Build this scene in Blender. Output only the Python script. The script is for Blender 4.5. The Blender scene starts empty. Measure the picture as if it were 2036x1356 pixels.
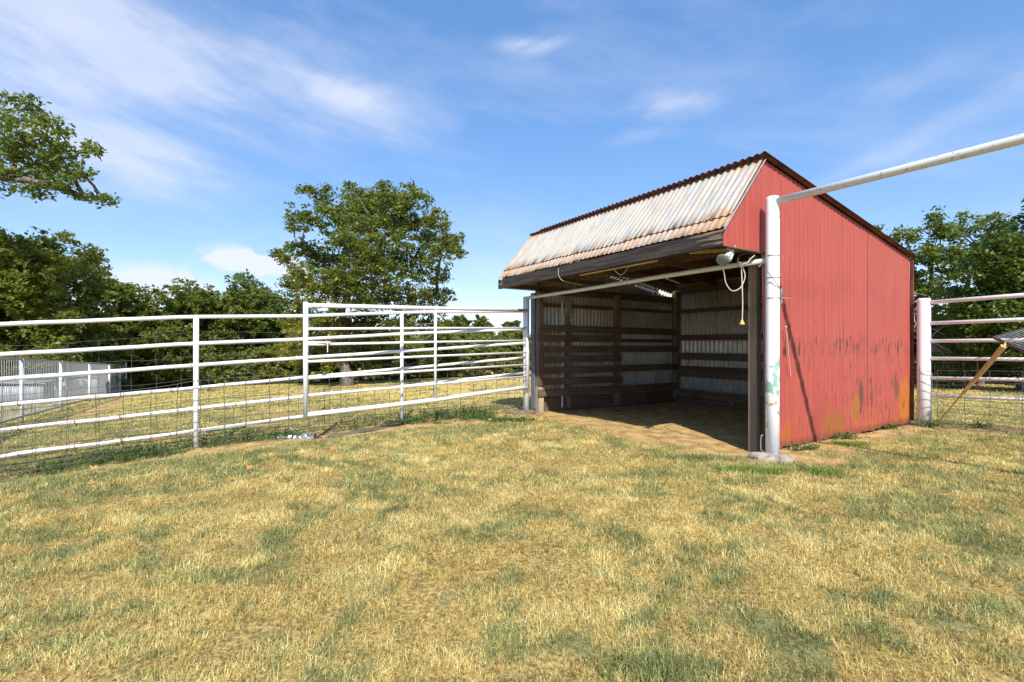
import bpy, math, random
import numpy as np
from mathutils import Vector, Matrix
R = math.radians
random.seed(4); rng = np.random.default_rng(7)
sc = bpy.context.scene
col = sc.collection

# ------------------------------------------------------------------ camera, world, sun, exposure
F_PX, HY, CX, EYE = 976.0, 689.0, 1018.0, 1.5
cam = bpy.data.cameras.new('camera'); co = bpy.data.objects.new('camera', cam); col.objects.link(co)
co.location = (0, 0, EYE); co.rotation_euler = (R(90), 0, 0)
cam.sensor_width = 36; cam.lens = F_PX/2036*36; cam.shift_y = (HY-678)/2036
cam.clip_start = .05; cam.clip_end = 2000
sc.camera = co
sc.view_settings.view_transform = 'Standard'; sc.view_settings.look = 'None'
sc.view_settings.exposure = 0.52; sc.view_settings.gamma = 1
SUN_TRAVEL = Vector((-.108, .996, -1.0)).normalized()
sun = bpy.data.lights.new('sun', 'SUN'); sun.energy = 4.6; sun.angle = R(.5); sun.color = (1, .95, .86)
so = bpy.data.objects.new('sun', sun); col.objects.link(so)
so.rotation_euler = SUN_TRAVEL.to_track_quat('-Z', 'Y').to_euler(); so.location = (2, -6, 12)

def build_world():
    w = bpy.data.worlds.new('World'); sc.world = w; w.use_nodes = True
    nt = w.node_tree; nt.nodes.clear(); nd = nt.nodes; lk = nt.links.new
    def M(op, a, b=None, c=None, clamp=False):
        n = nd.new('ShaderNodeMath'); n.operation = op; n.use_clamp = clamp
        for i, v in enumerate((a, b, c)):
            if v is None: continue
            if isinstance(v, (int, float)): n.inputs[i].default_value = v
            else: lk(v, n.inputs[i])
        return n.outputs[0]
    sky = nd.new('ShaderNodeTexSky'); sky.sky_type = 'NISHITA'; sky.sun_disc = False
    sky.sun_elevation = R(45); sky.sun_rotation = math.atan2(.108, -.996)
    sky.air_density = 1.0; sky.dust_density = .2; sky.ozone_density = 3.5; sky.altitude = 200
    tc = nd.new('ShaderNodeTexCoord'); sp = nd.new('ShaderNodeSeparateXYZ'); lk(tc.outputs['Generated'], sp.inputs[0])
    az = M('ARCTAN2', sp.outputs[0], sp.outputs[1]); el = M('ARCSINE', sp.outputs[2])
    def noise(su, sv, ang, scale, detail, off, dist=.6, rough=.55):
        ca, sa = math.cos(ang), math.sin(ang)
        u = M('ADD', M('MULTIPLY', az, ca*su), M('MULTIPLY', el, sa*su))
        v = M('ADD', M('MULTIPLY', az, -sa*sv), M('MULTIPLY', el, ca*sv))
        cb = nd.new('ShaderNodeCombineXYZ'); lk(u, cb.inputs[0]); lk(v, cb.inputs[1]); cb.inputs[2].default_value = off
        n = nd.new('ShaderNodeTexNoise'); lk(cb.outputs[0], n.inputs['Vector'])
        n.inputs['Scale'].default_value = scale; n.inputs['Detail'].default_value = detail
        n.inputs['Roughness'].default_value = rough; n.inputs['Distortion'].default_value = dist
        return n.outputs['Fac']
    wisp = noise(1, 3.2, -.16, 2.1, 7, 5.1, .12, .58)
    wisp2 = noise(1, 3.0, .22, 3.4, 8, 8.4, .15, .60)
    puff = noise(1, 1.3, 0, 16, 8, 1.7, .2, .6)
    def blob(px, py, rx, ry, ang, field, strength, lo, hi):
        a0 = math.atan((px-CX)/F_PX); e0 = math.atan((HY-py)/F_PX*math.cos(a0))
        ca, sa = math.cos(ang), math.sin(ang)
        da = M('SUBTRACT', az, a0); de = M('SUBTRACT', el, e0)
        u = M('DIVIDE', M('ADD', M('MULTIPLY', da, ca), M('MULTIPLY', de, sa)), rx)
        v = M('DIVIDE', M('ADD', M('MULTIPLY', da, -sa), M('MULTIPLY', de, ca)), ry)
        r2 = M('ADD', M('MULTIPLY', u, u), M('MULTIPLY', v, v))
        g = M('POWER', 2.718, M('MULTIPLY', r2, -1.0))
        mr = nd.new('ShaderNodeMapRange'); mr.interpolation_type = 'SMOOTHSTEP'
        lk(M('ADD', field, M('MULTIPLY', g, .22)), mr.inputs['Value'])
        mr.inputs['From Min'].default_value = lo+.2; mr.inputs['From Max'].default_value = hi+.22
        return M('MULTIPLY', M('MULTIPLY', mr.outputs[0], g), strength)
    bl = [blob(360, 120, .40, .15, -.28, wisp, .8, .26, .74), blob(680, 178, .13, .035, -.06, wisp2, 1.0, .26, .62),
          blob(90, 230, .34, .16, -.3, wisp, .7, .24, .74), blob(150, 50, .4, .12, -.2, wisp, .6, .26, .76), blob(290, 290, .24, .06, -.1, wisp, .55, .30, .7),
          blob(1055, 88, .095, .020, 0, wisp2, .95, .32, .62), blob(1340, 205, .13, .032, -.12, wisp2, .9, .32, .64),
          blob(1255, 275, .08, .024, .1, wisp, .8, .32, .62), blob(1800, 160, .1, .03, .1, wisp2, .4, .28, .7),
          blob(1900, 240, .25, .025, .33, wisp2, .5, .28, .7), blob(960, 450, .30, .10, 0, wisp, .45, .26, .74),
          blob(380, 380, .3, .05, 0, wisp, .4, .28, .74), blob(1040, 540, .25, .06, 0, wisp2, .5, .28, .74), blob(1150, 10, .12, .02, 0, wisp2, .4, .28, .7), blob(700, 480, .25, .06, 0, wisp2, .35, .28, .74),
          blob(485, 520, .052, .019, 0, puff, 2.6, .28, .40), blob(335, 568, .055, .022, -.1, puff, 2.6, .28, .40), blob(555, 533, .045, .018, 0, puff, 1.7, .28, .38)]
    t = bl[0]
    for b in bl[1:-3]: t = M('ADD', t, b)
    t = M('MULTIPLY', M('MINIMUM', t, 1.0), .55)
    for b in bl[-3:]: t = M('ADD', t, b)
    gen = M('MULTIPLY', M('MAXIMUM', M('SUBTRACT', wisp, .5), 0), .9)
    t = M('ADD', t, gen)
    t = M('MINIMUM', M('MAXIMUM', t, 0), .9)
    # thin pale air near the horizon is part of the sky itself
    hs = nd.new('ShaderNodeHueSaturation'); gm_ = nd.new('ShaderNodeGamma'); lk(sky.outputs[0], gm_.inputs[0]); gm_.inputs[1].default_value = .60; lk(gm_.outputs[0], hs.inputs['Color'])
    hs.inputs['Saturation'].default_value = 1.5; hs.inputs['Value'].default_value = 1.86
    tn = nd.new('ShaderNodeMix'); tn.data_type = 'RGBA'; tn.blend_type = 'MULTIPLY'; tn.inputs[0].default_value = 1
    lk(hs.outputs[0], tn.inputs[6]); tn.inputs[7].default_value = (1.03, .96, 1.05, 1)
    mx = nd.new('ShaderNodeMix'); mx.data_type = 'RGBA'
    lk(t, mx.inputs[0]); lk(tn.outputs[2], mx.inputs[6]); mx.inputs[7].default_value = (4.5, 4.7, 5.4, 1)
    bg = nd.new('ShaderNodeBackground'); bg.inputs['Strength'].default_value = .14
    lk(mx.outputs[2], bg.inputs['Color'])
    out = nd.new('ShaderNodeOutputWorld'); lk(bg.outputs[0], out.inputs[0])
build_world()

# ------------------------------------------------------------------ helpers
def PX(px, py, D):
    """point seen at photo position px,py at depth D, as world coordinates"""
    return Vector(((px-CX)/F_PX*D, D, EYE+(HY-py)/F_PX*D))
def vnoise(x, y, seed=0):
    t = np.random.default_rng(seed).random((256, 256))
    xi = np.floor(x).astype(int); yi = np.floor(y).astype(int); fx = x-xi; fy = y-yi
    fx = fx*fx*(3-2*fx); fy = fy*fy*(3-2*fy)
    a = t[xi % 256, yi % 256]; b = t[(xi+1) % 256, yi % 256]; c = t[xi % 256, (yi+1) % 256]; d = t[(xi+1) % 256, (yi+1) % 256]
    return (a*(1-fx)+b*fx)*(1-fy)+(c*(1-fx)+d*fx)*fy
def fbm(x, y, seed=0, o=4, g=.5):
    s = 0; a = 1; n = 0
    for i in range(o): s = s+a*vnoise(x*2**i+17*i, y*2**i+31*i, seed+i); n += a; a *= g
    return s/n
def sstep(a, b, v):
    t = np.clip((v-a)/(b-a), 0, 1); return t*t*(3-2*t)
TH = .562; SX, SY = math.cos(TH), math.sin(TH); C0 = (3.546, 6.924); W, L = 5.619, 4.982
def to_shed(x, y):
    dx = x-C0[0]; dy = y-C0[1]; return dx*SX+dy*SY, -dx*SY+dy*SX      # s, a
HP = (.33, 11.4)                                                     # left white post
FD = np.array((-1, -.63))/math.hypot(1, .63)                          # fence direction away from that post
FN = np.array((FD[1], -FD[0]))                                        # normal; sign below
if FN[1] > 0: FN = -FN                                                # points to the camera side
def fence_uv(x, y):
    dx = x-HP[0]; dy = y-HP[1]; return dx*FD[0]+dy*FD[1], dx*FN[0]+dy*FN[1]
def sp(v): return np.logaddexp(0, v*1.6)/1.6
def gz(x, y):
    x = np.asarray(x, float); y = np.asarray(y, float)
    z = -.025*sp(np.minimum(y, 50)-9.5)-.028*sp(np.minimum(-x, 30)-3.5)
    u, v = fence_uv(x, y)
    z = z-(.12*sstep(1.5, 6.3, u)+.17*sstep(6.0, 9, u))*np.exp(-(v/1.25)**2)*sstep(-30, -12, -u)
    near = sstep(40, 8, np.hypot(x, y))
    z = z+near*(fbm(x*.55+3, y*.55+5, 40, 3)-.5)*.07+near*(fbm(x*2.6, y*2.6, 50, 3)-.5)*.05
    z = z+.02*np.exp(-(v/.5)**2)*sstep(-.2, .5, u)*sstep(4, 2, u)*near
    return z
def gzf(x, y): return float(gz(x, y))

def obj(name, verts, faces, mat=None, parent=None, smooth=False, mats=None, mi=None):
    me = bpy.data.meshes.new(name); me.from_pydata([tuple(v) for v in verts], [], faces); me.update()
    for m in (mats or ([mat] if mat else [])): me.materials.append(m)
    if mi is not None: me.polygons.foreach_set('material_index', mi)
    if smooth: me.polygons.foreach_set('use_smooth', [True]*len(me.polygons))
    o = bpy.data.objects.new(name, me); col.objects.link(o)
    if parent is not None: o.parent = parent
    return o
def npmesh(name, V, Fv, size, mat, parent=None, attrs=None, smooth=False):
    """V (n,3); Fv flat loop vertex index array; size = verts per face array or int"""
    me = bpy.data.meshes.new(name); nv = len(V)
    if isinstance(size, int): nf = len(Fv)//size; starts = np.arange(nf)*size
    else: nf = len(size); starts = np.concatenate(([0], np.cumsum(size)[:-1]))
    me.vertices.add(nv); me.vertices.foreach_set('co', np.ascontiguousarray(V, np.float32).ravel())
    me.loops.add(len(Fv)); me.loops.foreach_set('vertex_index', np.ascontiguousarray(Fv, np.int32))
    me.polygons.add(nf); me.polygons.foreach_set('loop_start', starts.astype(np.int32))
    me.update(calc_edges=True)
    if smooth: me.polygons.foreach_set('use_smooth', np.ones(nf, bool))
    for k, (dom, a) in (attrs or {}).items():
        at = me.attributes.new(k, 'FLOAT', dom); at.data.foreach_set('value', np.ascontiguousarray(a, np.float32))
    if mat: me.materials.append(mat)
    o = bpy.data.objects.new(name, me); col.objects.link(o)
    if parent is not None: o.parent = parent
    return o
def empty(name, loc=(0, 0, 0), rz=0):
    o = bpy.data.objects.new(name, None); col.objects.link(o); o.location = loc; o.rotation_euler = (0, 0, rz)
    o.empty_display_size = .2
    return o
def tag(o, label=None, cat=None, group=None, kind=None):
    if label: o['label'] = label
    if cat: o['category'] = cat
    if group: o['group'] = group
    if kind: o['kind'] = kind
    return o
class MB:
    def __init__(s): s.v = []; s.f = []
    def add(s, v, f):
        b = len(s.v); s.v += [Vector(p) for p in v]; s.f += [tuple(i+b for i in q) for q in f]; return s
    def box(s, c, d, rot=None, bev=0.0):
        """chamfered box: centre c, full size d"""
        hx, hy, hz = (k/2 for k in d); c = Vector(c); b = min(bev, hx*.6, hy*.6, hz*.6)
        if b <= 0:
            P = [(x*hx, y*hy, z*hz) for x in (-1, 1) for y in (-1, 1) for z in (-1, 1)]
            Fc = [(0, 1, 3, 2), (4, 6, 7, 5), (0, 4, 5, 1), (2, 3, 7, 6), (0, 2, 6, 4), (1, 5, 7, 3)]
        else:
            P = []; idx = {}
            for x in (-1, 1):
                for y in (-1, 1):
                    for z in (-1, 1):
                        for k in range(3):
                            q = [x*(hx-b), y*(hy-b), z*(hz-b)]; q[k] = (x, y, z)[k]*(hx, hy, hz)[k]
                            idx[(x, y, z, k)] = len(P); P.append(tuple(q))
            Fc = []
            for k in range(3):
                a1, a2 = [i for i in range(3) if i != k]
                for sg in (-1, 1):
                    q = []
                    for (u, v) in ((-1, -1), (1, -1), (1, 1), (-1, 1)):
                        t = [0, 0, 0]; t[k] = sg; t[a1] = u; t[a2] = v; q.append(idx[(*t, k)])
                    Fc.append(tuple(q))
            for k in range(3):
                a1, a2 = [i for i in range(3) if i != k]
                for u in (-1, 1):
                    for v in (-1, 1):
                        t = [0, 0, 0]; t[a1] = u; t[a2] = v
                        t0 = list(t); t0[k] = -1; t1 = list(t); t1[k] = 1
                        Fc.append((idx[(*t0, a1)], idx[(*t1, a1)], idx[(*t1, a2)], idx[(*t0, a2)]))
            for x in (-1, 1):
                for y in (-1, 1):
                    for z in (-1, 1): Fc.append(tuple(idx[(x, y, z, k)] for k in range(3)))
        P = [Vector(p) for p in P]
        if rot is not None: P = [rot @ p for p in P]
        return s.add([p+c for p in P], Fc)
    def beam(s, p, q, w, h, up=(0, 0, 1), bev=.004):
        p = Vector(p); q = Vector(q); x = (q-p); l = x.length; x.normalize(); up = Vector(up)
        y = up.cross(x).normalized(); z = x.cross(y)
        return s.box((p+q)/2, (l, w, h), Matrix((x, y, z)).transposed(), bev)
    def tube(s, pts, r, n=10, cap=True):
        pts = [Vector(p) for p in pts]; m = len(pts); rs = r if isinstance(r, (list, tuple)) else [r]*m
        b = len(s.v); ref = None
        for i, p in enumerate(pts):
            t = (pts[min(i+1, m-1)]-pts[max(i-1, 0)]).normalized()
            if ref is None: ref = Vector((0, 0, 1)) if abs(t.z) < .9 else Vector((1, 0, 0))
            y = t.cross(ref).normalized(); z = y.cross(t); ref = z
            for k in range(n):
                a = 2*math.pi*k/n; s.v.append(p+(y*math.cos(a)+z*math.sin(a))*rs[i])
        for i in range(m-1):
            for k in range(n):
                k2 = (k+1) % n; s.f.append((b+i*n+k, b+i*n+k2, b+(i+1)*n+k2, b+(i+1)*n+k))
        if cap and n > 2: s.f.append(tuple(b+k for k in range(n))[::-1]); s.f.append(tuple(b+(m-1)*n+k for k in range(n)))
        return s
    def lathe(s, c, axis, prof, n=20):
        c = Vector(c); ax = Vector(axis).normalized(); ref = Vector((0, 0, 1)) if abs(ax.z) < .9 else Vector((1, 0, 0))
        y = ax.cross(ref).normalized(); z = ax.cross(y); b = len(s.v)
        for (h, r) in prof:
            for k in range(n):
                a = 2*math.pi*k/n; s.v.append(c+ax*h+(y*math.cos(a)+z*math.sin(a))*r)
        for i in range(len(prof)-1):
            for k in range(n):
                k2 = (k+1) % n; s.f.append((b+i*n+k, b+i*n+k2, b+(i+1)*n+k2, b+(i+1)*n+k))
        s.f.append(tuple(b+k for k in range(n))[::-1]); s.f.append(tuple(b+(len(prof)-1)*n+k for k in range(n)))
        return s
    def build(s, name, mat, parent=None, smooth=False):
        o = obj(name, s.v, s.f, mat, parent, False)
        if smooth:
            for p in o.data.polygons: p.use_smooth = len(p.vertices) <= 4
        return o

# ------------------------------------------------------------------ materials
class G:
    def __init__(s, name, rough=.8, spec=.3, metal=0):
        s.m = bpy.data.materials.new(name); s.m.use_nodes = True; s.nt = s.m.node_tree; s.nd = s.nt.nodes
        s.b = s.nd['Principled BSDF']; s.b.inputs['Roughness'].default_value = rough
        s.b.inputs['Specular IOR Level'].default_value = spec; s.b.inputs['Metallic'].default_value = metal
        s._tc = None
    def put(s, v, sock):
        if isinstance(v, bpy.types.NodeSocket): s.nt.links.new(v, sock)
        elif isinstance(v, (tuple, list)): sock.default_value = (*v, 1) if len(v) == 3 and sock.type == 'RGBA' else v
        else: sock.default_value = v
    def co(s, kind='Object'):
        if s._tc is None: s._tc = s.nd.new('ShaderNodeTexCoord')
        return s._tc.outputs[kind]
    def pos(s): return s.nd.new('ShaderNodeNewGeometry').outputs['Position']
    def map(s, vec, scale=(1, 1, 1), loc=(0, 0, 0)):
        n = s.nd.new('ShaderNodeMapping'); s.put(vec, n.inputs[0]); n.inputs['Scale'].default_value = scale; n.inputs['Location'].default_value = loc
        return n.outputs[0]
    def noise(s, vec, scale, detail=4, rough=.55, dist=0):
        n = s.nd.new('ShaderNodeTexNoise'); s.put(vec, n.inputs['Vector']); n.inputs['Scale'].default_value = scale
        n.inputs['Detail'].default_value = detail; n.inputs['Roughness'].default_value = rough; n.inputs['Distortion'].default_value = dist
        return n.outputs['Fac']
    def rng(s, v, a, b, c=0, d=1):
        n = s.nd.new('ShaderNodeMapRange'); n.interpolation_type = 'SMOOTHSTEP'; s.put(v, n.inputs[0])
        for i, k in enumerate((a, b, c, d)): n.inputs[i+1].default_value = k
        return n.outputs[0]
    def mth(s, op, a, b=0.0, clamp=False):
        n = s.nd.new('ShaderNodeMath'); n.operation = op; n.use_clamp = clamp; s.put(a, n.inputs[0]); s.put(b, n.inputs[1]); return n.outputs[0]
    def mix(s, f, a, b, mode='MIX'):
        n = s.nd.new('ShaderNodeMix'); n.data_type = 'RGBA'; n.blend_type = mode; s.put(f, n.inputs[0]); s.put(a, n.inputs[6]); s.put(b, n.inputs[7]); return n.outputs[2]
    def ramp(s, f, stops):
        n = s.nd.new('ShaderNodeValToRGB'); s.put(f, n.inputs[0]); e = n.color_ramp.elements
        while len(e) < len(stops): e.new(.5)
        for k, (p, c) in enumerate(stops): e[k].position = p; e[k].color = (*c, 1)
        return n.outputs[0]
    def xyz(s, vec):
        n = s.nd.new('ShaderNodeSeparateXYZ'); s.put(vec, n.inputs[0]); return n.outputs
    def attr(s, name):
        n = s.nd.new('ShaderNodeAttribute'); n.attribute_name = name; return n.outputs['Fac']
    def info(s): return s.nd.new('ShaderNodeObjectInfo').outputs['Random']
    def bump(s, h, strength=.3, dist=.01):
        n = s.nd.new('ShaderNodeBump'); s.put(h, n.inputs['Height']); n.inputs['Strength'].default_value = strength; n.inputs['Distance'].default_value = dist
        s.nt.links.new(n.outputs[0], s.b.inputs['Normal'])
    def out(s, c, rough=None):
        s.put(c, s.b.inputs['Base Color'])
        if rough is not None: s.put(rough, s.b.inputs['Roughness'])
        return s.m
def white_paint(name, base=(.80, .81, .82), chips=.70, dirt=.35, green=False):
    g = G(name, .38, .45); p = g.pos()
    c = g.mix(g.rng(g.noise(p, 2.2, 5), .45, .75, 0, dirt), base, (.60, .59, .57))
    spots = g.rng(g.noise(p, 26, 3, .6), chips-.02, chips+.02)
    c = g.mix(spots, c, (.17, .10, .07))
    rust = g.rng(g.noise(g.map(p, (1, 1, 2)), 5.5, 4), .73, .78)
    c = g.mix(g.mth('MULTIPLY', rust, .8), c, (.33, .13, .05))
    if green:
        z = g.xyz(p)[2]
        band = g.mth('MULTIPLY', g.rng(z, .35, .6), g.rng(z, 1.5, 1.25))
        low = g.rng(z, .14, .1)
        f = g.rng(g.mth('ADD', g.noise(g.map(p, (1, 1, .8)), 7.5, 5), g.mth('MULTIPLY', band, .13)), .64, .655) if green == 1 else g.mth('MULTIPLY', low, .7)
        c = g.mix(f, c, (.27, .47, .36))
        if green == 1:
            r2 = g.mth('MULTIPLY', g.mth('MULTIPLY', g.rng(z, .68, .72), g.rng(z, .86, .8)), g.rng(g.noise(p, 13, 4), .52, .58))
            c = g.mix(r2, c, (.62, .33, .10))
    g.bump(g.noise(p, 60, 3), .12, .003)
    return g.out(c, g.rng(g.noise(p, 9), .3, .8, .3, .6))
M_WHITE = white_paint('white_painted_pipe', (.78, .78, .78), .675, .55)
M_WHITE_GREEN = white_paint('white_paint_over_green', (.80, .81, .84), .73, .15, 1)
M_WHITE_FOOT = white_paint('white_paint_green_foot', (.80, .81, .84), .71, .15, 2)
M_WHITE_WORN = white_paint('worn_white_pipe', (.66, .66, .63), .66, .6)

def red_paint():
    g = G('weathered_red_paint', .55, .3); p = g.co(); x, y, z = g.xyz(p)
    st = g.noise(g.map(p, (9, 9, .35)), 1.6, 5, .6)
    c = g.mix(g.rng(st, .3, .7), (.35, .062, .056), (.40, .088, .050))
    c = g.mix(g.rng(g.noise(g.map(p, (8, 8, .5)), 5, 3), .45, .8, 0, .45), c, (.43, .095, .10))
    c = g.mix(g.rng(g.noise(g.map(p, (1, 1, 1)), 1.1, 4), .5, .75, 0, .5), c, (.26, .040, .034))
    pn = g.mth('SINE', g.mth('MULTIPLY', g.mth('FLOOR', g.mth('DIVIDE', x, .91)), 12.9))
    c = g.mix(g.rng(pn, -1, 1, 0, .16), c, (.50, .16, .13))
    lap = g.mth('LESS_THAN', g.mth('ABSOLUTE', g.mth('SUBTRACT', g.mth('FRACT', g.mth('DIVIDE', x, .91)), .5)), .006)
    c = g.mix(g.mth('MULTIPLY', lap, .55), c, (.12, .02, .02))
    # orange brown rust climbing from the foot and up the rear edge
    foot = g.mth('ADD', g.rng(z, .7, 0, 0, .20), g.mth('MULTIPLY', g.rng(x, 4.3, 4.95), g.rng(z, 1.9, .3, 0, .34)))
    r = g.rng(g.mth('ADD', g.noise(g.map(p, (2.4, 2.4, 1.0)), 1.1, 6, .65), foot), .66, .74)
    c = g.mix(g.mth('MULTIPLY', r, .85), c, g.mix(g.noise(g.map(p, (5, 5, 2)), 6, 4), (.34, .07, .03), (.44, .16, .03)))
    for (x0, z0, rx, rz, cc) in ((2.0, .24, .42, .26, (.30, .115, .025)), (2.95, .68, .11, .26, (.12, .06, .035)), (3.35, .60, .07, .2, (.13, .06, .04)), (4.75, .45, .3, .55, (.46, .15, .03)), (4.35, .75, .12, .3, (.16, .07, .04)), (2.75, .42, .2, .3, (.34, .14, .03))):
        du = g.mth('DIVIDE', g.mth('SUBTRACT', x, x0), rx); dv = g.mth('DIVIDE', g.mth('SUBTRACT', z, z0), rz)
        q2 = g.mth('ADD', g.mth('MULTIPLY', du, du), g.mth('MULTIPLY', dv, dv))
        wn = g.mth('SUBTRACT', g.mth('MULTIPLY', g.noise(g.map(p, (7, 7, 2.6)), 1.6, 6, .7), 3.4), g.mth('ADD', q2, .9))
        c = g.mix(g.rng(wn, -.1, .35, 0, .85), c, cc)
    edge = g.rng(g.mth('ADD', z, g.mth('MULTIPLY', g.noise(g.map(p, (14, 14, 1)), 1, 2), .16)), .24, .12)
    c = g.mix(g.mth('MULTIPLY', edge, .75), c, (.17, .055, .04))
    # dark vertical runs where paint has flaked, strongest along the nail line
    v = g.noise(g.map(p, (26, 26, 3.2)), 1.2, 4, .6)
    band = g.mth('MULTIPLY', g.rng(z, 1.15, 1.45), g.rng(z, 1.72, 1.55))
    lowb = g.mth('MULTIPLY', g.rng(z, 1.2, .9), g.rng(x, .8, 2.4))
    fl = g.rng(g.mth('ADD', v, g.mth('ADD', g.mth('MULTIPLY', band, .085), g.mth('MULTIPLY', lowb, .04))), .640, .655)
    fl = g.mth('MULTIPLY', fl, g.rng(z, 2.3, 1.65, .08, 1))
    c = g.mix(g.mth('MULTIPLY', fl, .95), c, (.085, .045, .04))
    g.bump(g.noise(g.map(p, (1, 1, .3)), 3, 3), .4, .012)
    return g.out(c)
M_RED = red_paint()
def galv(name, rust_amt, base=(.55, .57, .60), edge=None):
    g = G(name, .5, .5, .0); p = g.co(); x, y, z = g.xyz(p)
    c = g.mix(g.rng(g.noise(g.map(p, (1, 7, 1)), 2, 5), .35, .7), base, tuple(k*.66 for k in base))
    r = g.noise(g.map(p, (1.2, 6, 1.2)), 1.7, 6, .62)
    if edge:      # sheets of the front slope: rust gathers at the lap, the drip edge and both ends
        fr = g.mth('ADD', g.rng(z, 3.46, 3.18, 0, .22), g.mth('ADD', g.rng(y, 4.8, 5.8, 0, .17), g.rng(y, .6, 0, 0, .14)))
        fr = g.mth('ADD', fr, g.rng(z, 4.00, 4.13, 0, .16))
        f = g.rng(g.mth('ADD', g.mth('MULTIPLY', fr, .8), g.noise(g.map(p, (1.6, 11, 1.6)), 2.3, 6, .72)), rust_amt+.07, rust_amt+.21)
    else: f = g.rng(r, rust_amt, rust_amt+.13)
    rc = g.mix(g.noise(g.map(p, (3, 12, 3)), 3, 4), (.44, .19, .065), (.60, .38, .20))
    c = g.mix(g.rng(r, rust_amt-.12, rust_amt+.08, 0, .75), c, (.50, .42, .31)) if edge else c
    c = g.mix(g.mth('MULTIPLY', f, .8), c, rc)
    if edge:
        c = g.mix(g.rng(g.noise(g.map(p, (1, 9, 1)), 1.9, 5, .7), .62, .70, 0, .75), c, (.36, .16, .065))
        c = g.mix(g.rng(g.noise(g.map(p, (14, 60, 14)), 1, 3, .7), .60, .70, 0, .7), c, (.30, .15, .08))
    sp_ = g.rng(g.noise(p, 38, 2), .69, .72)
    c = g.mix(g.mth('MULTIPLY', sp_, .6), c, (.25, .13, .08))
    g.bump(g.noise(p, 14, 3), .15, .004)
    return g.out(c, g.rng(r, .4, .8, .42, .7))
M_ROOF = galv('weathered_zinc_roof', .52, (.47, .47, .455), edge=True)
M_GALV = galv('galvanised_inner_face', .66, (.74, .73, .68)); M_GALV.node_tree.nodes['Principled BSDF'].inputs['Metallic'].default_value = .35
def rusty():
    g = G('rusty_iron', .85, .2); p = g.co()
    return g.out(g.mix(g.rng(g.noise(p, 5, 5), .35, .7), (.10, .035, .03), (.20, .075, .045)))
M_RUST = rusty()
def wood(name, ax, a, b, knots=True):
    sc_ = [22, 22, 22]; sc_[ax] = 1.1
    g = G(name, .85, .2); p = g.co()
    n = g.noise(g.map(p, tuple(sc_)), 1, 5, .6, .8)
    c = g.mix(g.rng(n, .3, .7), a, b)
    c = g.mix(g.rng(g.noise(p, 1.7, 3), .4, .7, 0, .5), c, tuple(k*.6 for k in a))
    if knots: c = g.mix(g.rng(g.noise(g.map(p, (3, 3, 5)), 2, 2), .70, .76, 0, .6), c, tuple(k*.35 for k in a))
    g.bump(n, .35, .006)
    return g.out(c)
BR1, BR2 = (.105, .070, .045), (.185, .13, .088)
M_WX = wood('brown_board_side', 0, BR1, BR2); M_WY = wood('brown_board_rear', 1, BR1, BR2); M_WZ = wood('grey_brown_post', 2, (.16, .12, .085), (.27, .20, .14), False)
M_WPALE = wood('pale_post', 2, (.38, .31, .21), (.50, .42, .29), False)
M_RAFT = wood('rafter_timber', 0, (.10, .065, .04), (.17, .11, .07))
def charred():
    g = G('weathered_black_fascia', .8, .25); p = g.co(); y = g.xyz(p)[1]
    n = g.noise(g.map(p, (20, 1.2, 20)), 1, 6, .65, .6)
    c = g.mix(g.rng(n, .35, .7), (.028, .023, .023), (.085, .068, .056))
    worn = g.rng(g.mth('ADD', g.noise(g.map(p, (9, .9, 12)), 1.3, 6, .65), g.mth('ADD', g.rng(y, .9, 0, 0, .22), g.rng(y, 5.2, 5.8, 0, .1))), .66, .76)
    c = g.mix(worn, c, g.mix(n, (.22, .155, .10), (.36, .27, .18)))
    g.bump(n, .5, .008)
    return g.out(c)
M_FASCIA = charred()
def plain(name, c, rough=.5, metal=0, var=.25, sc_=8, spec=.4):
    g = G(name, rough, spec, metal); p = g.co()
    return g.out(g.mix(g.rng(g.noise(p, sc_, 4), .3, .75), c, tuple(k*(1-var) for k in c)))
M_WIRE = plain('dark_wire', (.11, .095, .085), .6, .0)
M_WIREG = plain('grey_wire', (.30, .30, .30), .45, .3)
M_DARKMETAL = plain('dark_steel', (.09, .08, .08), .5, .3)
M_SILVER = plain('grey_steel', (.42, .42, .42), .4, .5)
M_CORD = plain('cream_cord', (.62, .55, .44), .5); M_YELLOW = plain('yellow_plastic', (.75, .50, .12), .4)
M_PORC = plain('white_plastic', (.75, .75, .72), .35); M_BOX = plain('grey_painted_box', (.27, .30, .25), .5)
M_STICK = wood('yellow_wood', 2, (.50, .36, .13), (.66, .50, .22), False); M_CONC = plain('rough_concrete', (.42, .36, .29), .95, 0, .5, 14)
M_CHROME = plain('crumpled_foil', (.60, .62, .66), .25, .85, .2); M_LEAFO = plain('orange_leaf', (.55, .24, .09), .7, 0, .3, 30)
M_LEAFY = plain('yellow_leaf', (.50, .30, .09), .7, 0, .3, 30)
M_ORUST = plain('orange_rust', (.32, .12, .05), .9, 0, .5, 30); M_GREENP = plain('dark_green_plastic', (.035, .085, .075), .5); M_TIN = plain('grey_tin', (.34, .37, .38), .5, .2)
M_PICK = plain('galvanised_bar', (.36, .38, .40), .45, .2, .15); M_WHITE_PICKET = plain('white_picket', (.78, .79, .80), .4, 0, .15)
def glass():
    g = G('frosted_bulb_glass', .18, .6); g.b.inputs['Transmission Weight'].default_value = .25
    return g.out((.20, .22, .21))
M_BULB = glass()
def bark():
    g = G('grey_bark', .95, .1); p = g.co(); n = g.noise(g.map(p, (7, 7, 1.6)), 2, 6, .65)
    g.bump(n, .8, .04)
    return g.out(g.mix(g.rng(n, .35, .65), (.085, .070, .058), (.24, .21, .18)))
M_BARK = bark()
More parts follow.
